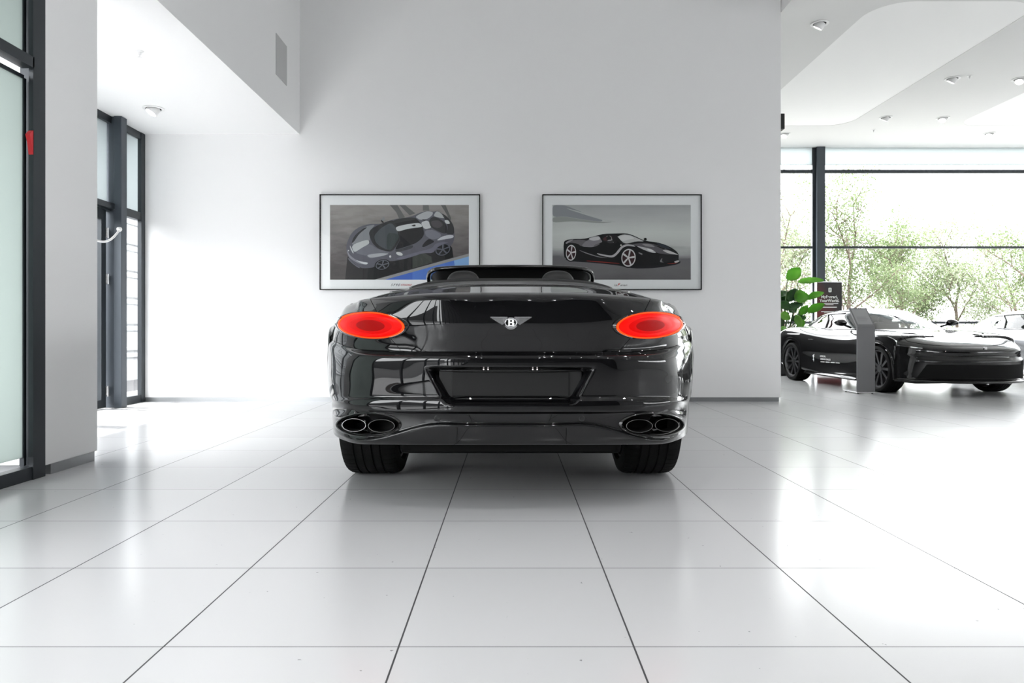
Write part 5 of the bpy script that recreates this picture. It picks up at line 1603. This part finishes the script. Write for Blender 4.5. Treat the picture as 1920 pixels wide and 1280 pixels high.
def sign():
    y0 = 13.55
    xl, xr = WX(1531.5, y0), WX(1579, y0)
    zt = WZ(527.5, y0)
    t = thing('poster_stand', 'dark red and black poster totem with white lettering behind the plant', 'sign', (xl, y0, 0))
    w = xr - xl
    mb = MB(); mb.box(0, w, 0, .10, 0, zt, bev=.004)
    mb.build('totem_body', M_SILV, t)
    m = mat('red_black_print', (.1, .02, .02), rough=.4)
    nt = m.node_tree; b = nt.nodes['Principled BSDF']
    tc = nt.nodes.new('ShaderNodeTexCoord'); sp = nt.nodes.new('ShaderNodeSeparateXYZ'); nt.links.new(tc.outputs['Object'], sp.inputs[0])
    ma = nt.nodes.new('ShaderNodeMath'); ma.operation = 'MULTIPLY_ADD'; ma.inputs[1].default_value = .55; nt.links.new(sp.outputs['Z'], ma.inputs[0]); nt.links.new(sp.outputs['X'], ma.inputs[2])
    mr = nt.nodes.new('ShaderNodeMapRange'); mr.inputs['From Min'].default_value = .55; mr.inputs['From Max'].default_value = 1.12; nt.links.new(ma.outputs[0], mr.inputs['Value'])
    r = nt.nodes.new('ShaderNodeValToRGB'); r.color_ramp.elements[0].color = (.21, .022, .026, 1); r.color_ramp.elements[1].color = (.022, .018, .018, 1)
    nt.links.new(mr.outputs[0], r.inputs['Fac']); nt.links.new(r.outputs[0], b.inputs['Base Color'])
    mb = MB(); mb.box(.008, w - .004, -.003, 0, .05, zt - .02)
    po = mb.build('poster', m, t)
    mb = MB()
    zz = lambda py: WZ(py, y0)
    xx = lambda px: WX(px, y0) - xl
    y_ = -.004
    for s_, py in (('MyFerrari,', 556.6), ('YourWorld.', 563.6)):
        wall_text(mb, s_, .076, (xx(1555), y_, zz(py)), extrude=.0008, offset=.0022)
    for a, b_, py, h in ((1542, 1571.5, 568.7, .007), (1547.5, 1562.5, 571.2, .007), (1541, 1569, 575.8, .010), (1539.5, 1568, 584, .006), (1545, 1560, 586.2, .005)):
        mb.box(xx(a), xx(b_), y_ - .0008, y_ + .001, zz(py) - h, zz(py) + h)
    rr_ = []
    for sx, sz, a0 in ((1, 1, 0), (-1, 1, 90), (-1, -1, 180), (1, -1, 270)):
        for q in range(6):
            a = math.radians(a0 + 18 * q)
            rr_.append((xx(1556) + sx * .015 + .016 * math.cos(a), y_ - .001, zz(543.5) + sz * .028 + .016 * math.sin(a)))
    mb.poly(rr_)
    mb.build('white_lettering', M_WHITE, po)
    mb = MB()
    mk = [(0, -.03), (.01, -.01), (.0, .0), (.012, .012), (.008, .03), (-.008, .03), (-.012, .01), (-.006, -.004), (-.014, -.015)]
    mb.poly([(xx(1556) + a, y_ - .0022, zz(543.5) + b_) for a, b_ in [(q[0] * .6, q[1] * .75) for q in mk]][::-1])
    mb.build('emblem_mark', M_MATBLK, po)


def plant():
    base = Vector((WX(1466, 13.3), 13.3, 0))
    t = thing('potted_plant', 'tall green broad leaved plant in a dark planter beside the dark column', 'plant', base)
    mb = MB()
    mb.lathe([(.0, 0), (.15, 0), (.175, .02), (.20, .47), (.20, .50), (.185, .50), (.18, .44), (0, .44)], 40)
    mb.build('planter', M_POT, t, smooth=True, angle=40)
    y0 = 13.3
    # leaf tips and roots traced as world targets: (px, py) root -> tip, width, lit colour?, depth shift
    L = [((1474, 560), (1476, 524), (1501, 500), .105, 1, -.1), ((1489, 590), (1496, 529), (1545, 521), .06, 1, -.25), ((1478, 600), (1478, 565), (1494, 538), .085, 0, -.05),
         ((1490, 600), (1490, 560), (1516, 552), .12, 1, -.2), ((1492, 590), (1512, 560), (1545, 545), .06, 1, -.3), ((1494, 600), (1514, 585), (1546, 566), .07, 1, -.3),
         ((1486, 600), (1476, 580), (1506, 566), .07, 0, -.15), ((1492, 610), (1500, 590), (1514, 570), .06, 1, -.2), ((1472, 600), (1462, 568), (1484, 578), .08, 0, -.1),
         ((1476, 620), (1484, 600), (1512, 592), .07, 0, -.1), ((1490, 620), (1496, 612), (1508, 598), .07, 1, -.2), ((1470, 580), (1462, 556), (1478, 545), .07, 0, .1),
         ((1472, 610), (1462, 590), (1482, 596), .08, 1, -.1), ((1488, 620), (1494, 590), (1500, 615), .06, 1, -.25), ((1470, 630), (1463, 615), (1474, 618), .06, 1, -.2),
         ((1468, 600), (1455, 570), (1440, 550), .09, 0, .1), ((1466, 590), (1450, 540), (1448, 515), .09, 1, .1), ((1466, 620), (1450, 600), (1430, 600), .08, 1, -.1),
         ((1474, 610), (1480, 585), (1492, 575), .07, 0, .1), ((1470, 600), (1470, 575), (1470, 550), .08, 0, .15)]
    W = lambda q, y: Vector((WX(q[0], y), y, WZ(q[1], y))) - base
    for k, (r, m_, tip, wd, br, ds) in enumerate(L):
        a = W(m_, y0 + ds * .5); b = W(tip, y0 + ds)
        foot = Vector((rnd.uniform(-.06, .06), rnd.uniform(-.06, .06), .44))
        mid = W(r, y0 + ds * .2)
        st = []
        for i in range(9):
            u = i / 8
            p = foot.lerp(mid, u).lerp(mid.lerp(a, u), u)
            st.append(p)
        mb = MB(); mb.tube(st, [.013 - .006 * i / 8 for i in range(9)], 6)
        stem = mb.build('stem', M_STEM, t, smooth=True)
        d = b - a; ln = d.length; d.normalize()
        nrm = Vector((rnd.uniform(-.3, .3), -1, rnd.uniform(.2, .9))); nrm = (nrm - d * nrm.dot(d)).normalized()
        sd_ = d.cross(nrm)
        vs_, fs_ = [], []
        n = 10
        for i in range(n + 1):
            u = i / n
            hw = 1.3 * wd * math.sin(math.pi * min(1, u * .93 + .035)) ** .7 * (1 - .25 * u)
            cen = a + d * ln * u - Vector((0, 0, 1)) * (.10 * ln * u * u) + nrm * .0
            for q in (-1, -.5, 0, .5, 1):
                vs_.append(tuple(cen + sd_ * hw * q + nrm * (abs(q) * hw * .35 + .008 * math.sin(9 * u + k + q))))
        for i in range(n):
            for q in range(4): fs_.append((i * 5 + q, i * 5 + q + 1, i * 5 + q + 6, i * 5 + q + 5))
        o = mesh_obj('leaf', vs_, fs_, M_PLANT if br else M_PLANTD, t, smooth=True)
        md = o.modifiers.new('thickness', 'SOLIDIFY'); md.thickness = .002


# ------------------------------------------------------------------ trees outside
def tree(x, y, h, spread, n, seed, lm, label, bare=.0):
    r = random.Random(seed)
    t = thing('tree', label, 'tree', (x, y, -.05), 0, 'trees beyond the hall glazing')
    mb = MB()
    tips = []

    def grow(p, d, ln, rad, lev):
        pts, rs = [p], [rad]
        q = p.copy(); dd = d.copy()
        for i in range(4):
            dd = (dd + Vector((r.uniform(-.16, .16), r.uniform(-.16, .16), r.uniform(-.02, .10)))).normalized()
            q = q + dd * ln / 4
            pts.append(q.copy()); rs.append(rad * (1 - .14 * (i + 1)))
            if lev > 0 and i >= (1 if lev < 3 else 0):
                for _ in range(2 if lev > 1 else 2):
                    sdv = Vector((r.uniform(-1, 1), r.uniform(-1, 1), r.uniform(-.1, .8))).normalized()
                    grow(q, (dd * .45 + sdv * .8).normalized(), ln * r.uniform(.48, .66), rad * .42, lev - 1)
            if lev <= 1: tips.append(q.copy())
        mb.tube(pts, rs, 5, cap=False)
    grow(Vector((0, 0, 0)), Vector((0, 0, 1)), h * .86, .055 + .008 * h, 3)
    trunk = mb.build('trunk', M_TRUNKBARK, t, smooth=True)
    zmax = max(p.z for p in tips)
    vs_, fs_ = [], []
    for k in range(int(n * 1.5)):
        c0 = r.choice(tips)
        p = c0 + Vector((r.gauss(0, .16), r.gauss(0, .16), r.gauss(0, .14))) * spread
        if p.z < .12 * h: continue
        s = r.uniform(.016, .036)
        a = Vector((r.uniform(-1, 1), r.uniform(-1, 1), r.uniform(-.7, .7))).normalized()
        b = a.orthogonal(); b.rotate(Matrix.Rotation(r.uniform(0, 6.28), 3, a)); 
        cc = a.cross(b)
        i0 = len(vs_)
        vs_ += [tuple(p - b * s), tuple(p + cc * s * .55), tuple(p + b * s), tuple(p - cc * s * .55)]
        fs_.append((i0, i0 + 1, i0 + 2, i0 + 3))
    mesh_obj('crown', vs_, fs_, lm, t)
    return t


def trees():
    T = [(8.3, 21.0, 3.1, 1.1, 7000, 3, M_LEAF2, 'pale leafy tree directly behind the tall plant, left edge of the window'),
         (10.35, 21.5, 3.45, 1.15, 9000, 11, M_LEAF, 'tallest green tree just right of the dark window column'),
         (12.3, 22.0, 2.75, 1.1, 8000, 5, M_LEAF, 'bushy green tree above the roof of the black coupe'),
         (14.3, 22.5, 2.75, 1.0, 6500, 23, M_LEAF2, 'slender pale tree with a visible grey trunk above the coupe windscreen'),
         (15.9, 21.5, 2.85, 1.0, 7000, 31, M_LEAF, 'loose green tree above the far door mirror of the coupe'),
         (17.6, 22.0, 2.6, 1.1, 7000, 41, M_LEAF2, 'pale tree near the right edge, behind the silver coupe'),
         (9.4, 25.0, 3.2, 1.3, 7000, 47, M_LEAF2, 'hazy pale tree further back, between the plant and the window column'),
         (14.3, 26.5, 3.0, 1.4, 7500, 53, M_LEAF2, 'hazy pale tree in the back row above the coupe roof'),
         (19.0, 26.0, 3.0, 1.4, 7500, 59, M_LEAF2, 'hazy pale tree in the back row at the far right')]
    for a in T: tree(*a)
    r = random.Random(5)
    mb = MB()
    vs_, fs_ = [], []
    for k in range(14000):
        p = Vector((r.uniform(6, 26), r.uniform(24, 28), 0)); p.z = r.random() ** 1.2 * (.75 + .35 * math.sin(p.x * 1.7) + .2 * math.sin(p.x * 4.1))
        s = r.uniform(.025, .05); a = Vector((r.uniform(-1, 1), r.uniform(-1, 1), r.uniform(-1, 1))).normalized(); b = a.orthogonal(); cc = a.cross(b); i0 = len(vs_)
        vs_ += [tuple(p - b * s), tuple(p + cc * s * .6), tuple(p + b * s), tuple(p - cc * s * .6)]; fs_.append((i0, i0 + 1, i0 + 2, i0 + 3))
    o = mesh_obj('hedge', vs_, fs_, M_LEAF)
    tag(o, 'low leafy hedge outside under the trees, seen below the window rail', 'hedge', kind='stuff')
# ------------------------------------------------------------------ daylight, camera
def daylight():
    w = bpy.data.worlds.new('sky'); SC.world = w; w.use_nodes = True
    nt = w.node_tree
    bg = nt.nodes['Background']
    tc = nt.nodes.new('ShaderNodeTexCoord'); sp = nt.nodes.new('ShaderNodeSeparateXYZ'); nt.links.new(tc.outputs['Generated'], sp.inputs[0])
    r = nt.nodes.new('ShaderNodeValToRGB')
    r.color_ramp.elements[0].position = .45; r.color_ramp.elements[0].color = (.55, .56, .55, 1)
    r.color_ramp.elements[1].position = .52; r.color_ramp.elements[1].color = (.97, .985, 1, 1)
    mr = nt.nodes.new('ShaderNodeMapRange'); mr.inputs['From Min'].default_value = -1; mr.inputs['From Max'].default_value = 1
    nt.links.new(sp.outputs['Z'], mr.inputs['Value']); nt.links.new(mr.outputs[0], r.inputs['Fac'])
    nt.links.new(r.outputs[0], bg.inputs['Color'])
    bg.inputs['Strength'].default_value = SKY
    sun = bpy.data.lights.new('sun', 'SUN'); sun.energy = SUN_E; sun.angle = math.radians(2.0); sun.color = (1, .98, .95)
    o = bpy.data.objects.new('sun', sun); link(o)
    d = Vector(SUN_DIR).normalized()
    o.rotation_euler = d.to_track_quat('-Z', 'Y').to_euler()
    # portals guide the sampling of the sky through the glazing
    for nm, loc, sx, sy, dirn in (('portal_left', (XG - .12, (YR + 3.9) / 2, ZA / 2), 3.9 - YR, ZA, (1, 0, 0)),
                                  ('portal_alcove', (XL - .12, (4.0 + YW) / 2, ZA / 2), YW - 4.0, ZA, (1, 0, 0)),
                                  ('portal_right', (XE + .2, 1.75, 3.15), 11.5, 1.3, (-1, 0, 0)),
                                  ('portal_hall', ((1.1 + XE) / 2, YH + .12, ZH / 2), XE - 1.1, ZH, (0, -1, 0))):
        a = bpy.data.lights.new(nm, 'AREA'); a.shape = 'RECTANGLE'; a.size = sx; a.size_y = sy
        a.cycles.is_portal = True
        o = bpy.data.objects.new(nm, a); link(o); o.location = loc
        dv = Vector(dirn)
        zaxis = -dv; yaxis = Vector((0, 0, 1)); xaxis = yaxis.cross(zaxis)
        o.rotation_euler = Matrix((xaxis, yaxis, zaxis)).transposed().to_euler()


SKY = 2.8
SUN_E = 3.6
SUN_DIR = (.52, -.10, -.95)


def camera():
    cd = bpy.data.cameras.new('camera')
    cd.sensor_width = 36; cd.lens = F / 1920 * 36
    cd.shift_x = (960 - CX) / 1920; cd.shift_y = -(640 - CY) / 1920
    cd.clip_start = .05; cd.clip_end = 200
    o = bpy.data.objects.new('camera', cd); link(o)
    o.location = (0, 0, H); o.rotation_euler = (math.pi / 2, 0, 0)
    SC.camera = o


random.seed(3)
camera()
room(); windows(); outside(); ceiling_fittings()
convertible()
pictures()
coupe((5.90, 8.66, 0), .08, M_PAINT2, 'black coupe facing the viewer behind the grey information stand', True)
coupe((9.05, 9.1, 0), .08, M_SILVER, 'silver coupe at the right edge, mostly hidden by the black coupe', False)
kiosk(); sign(); plant(); trees()
daylight()
vs_ = SC.view_settings
SC.display_settings.display_device = 'sRGB'
vs_.view_transform = 'Standard'; vs_.look = 'None'; vs_.exposure = 1.97; vs_.gamma = 1.0; vs_.use_curve_mapping = False
SC.cycles.max_bounces = 10; SC.cycles.diffuse_bounces = 6; SC.cycles.glossy_bounces = 5; SC.cycles.transparent_max_bounces = 16
SC.cycles.sample_clamp_indirect = 6
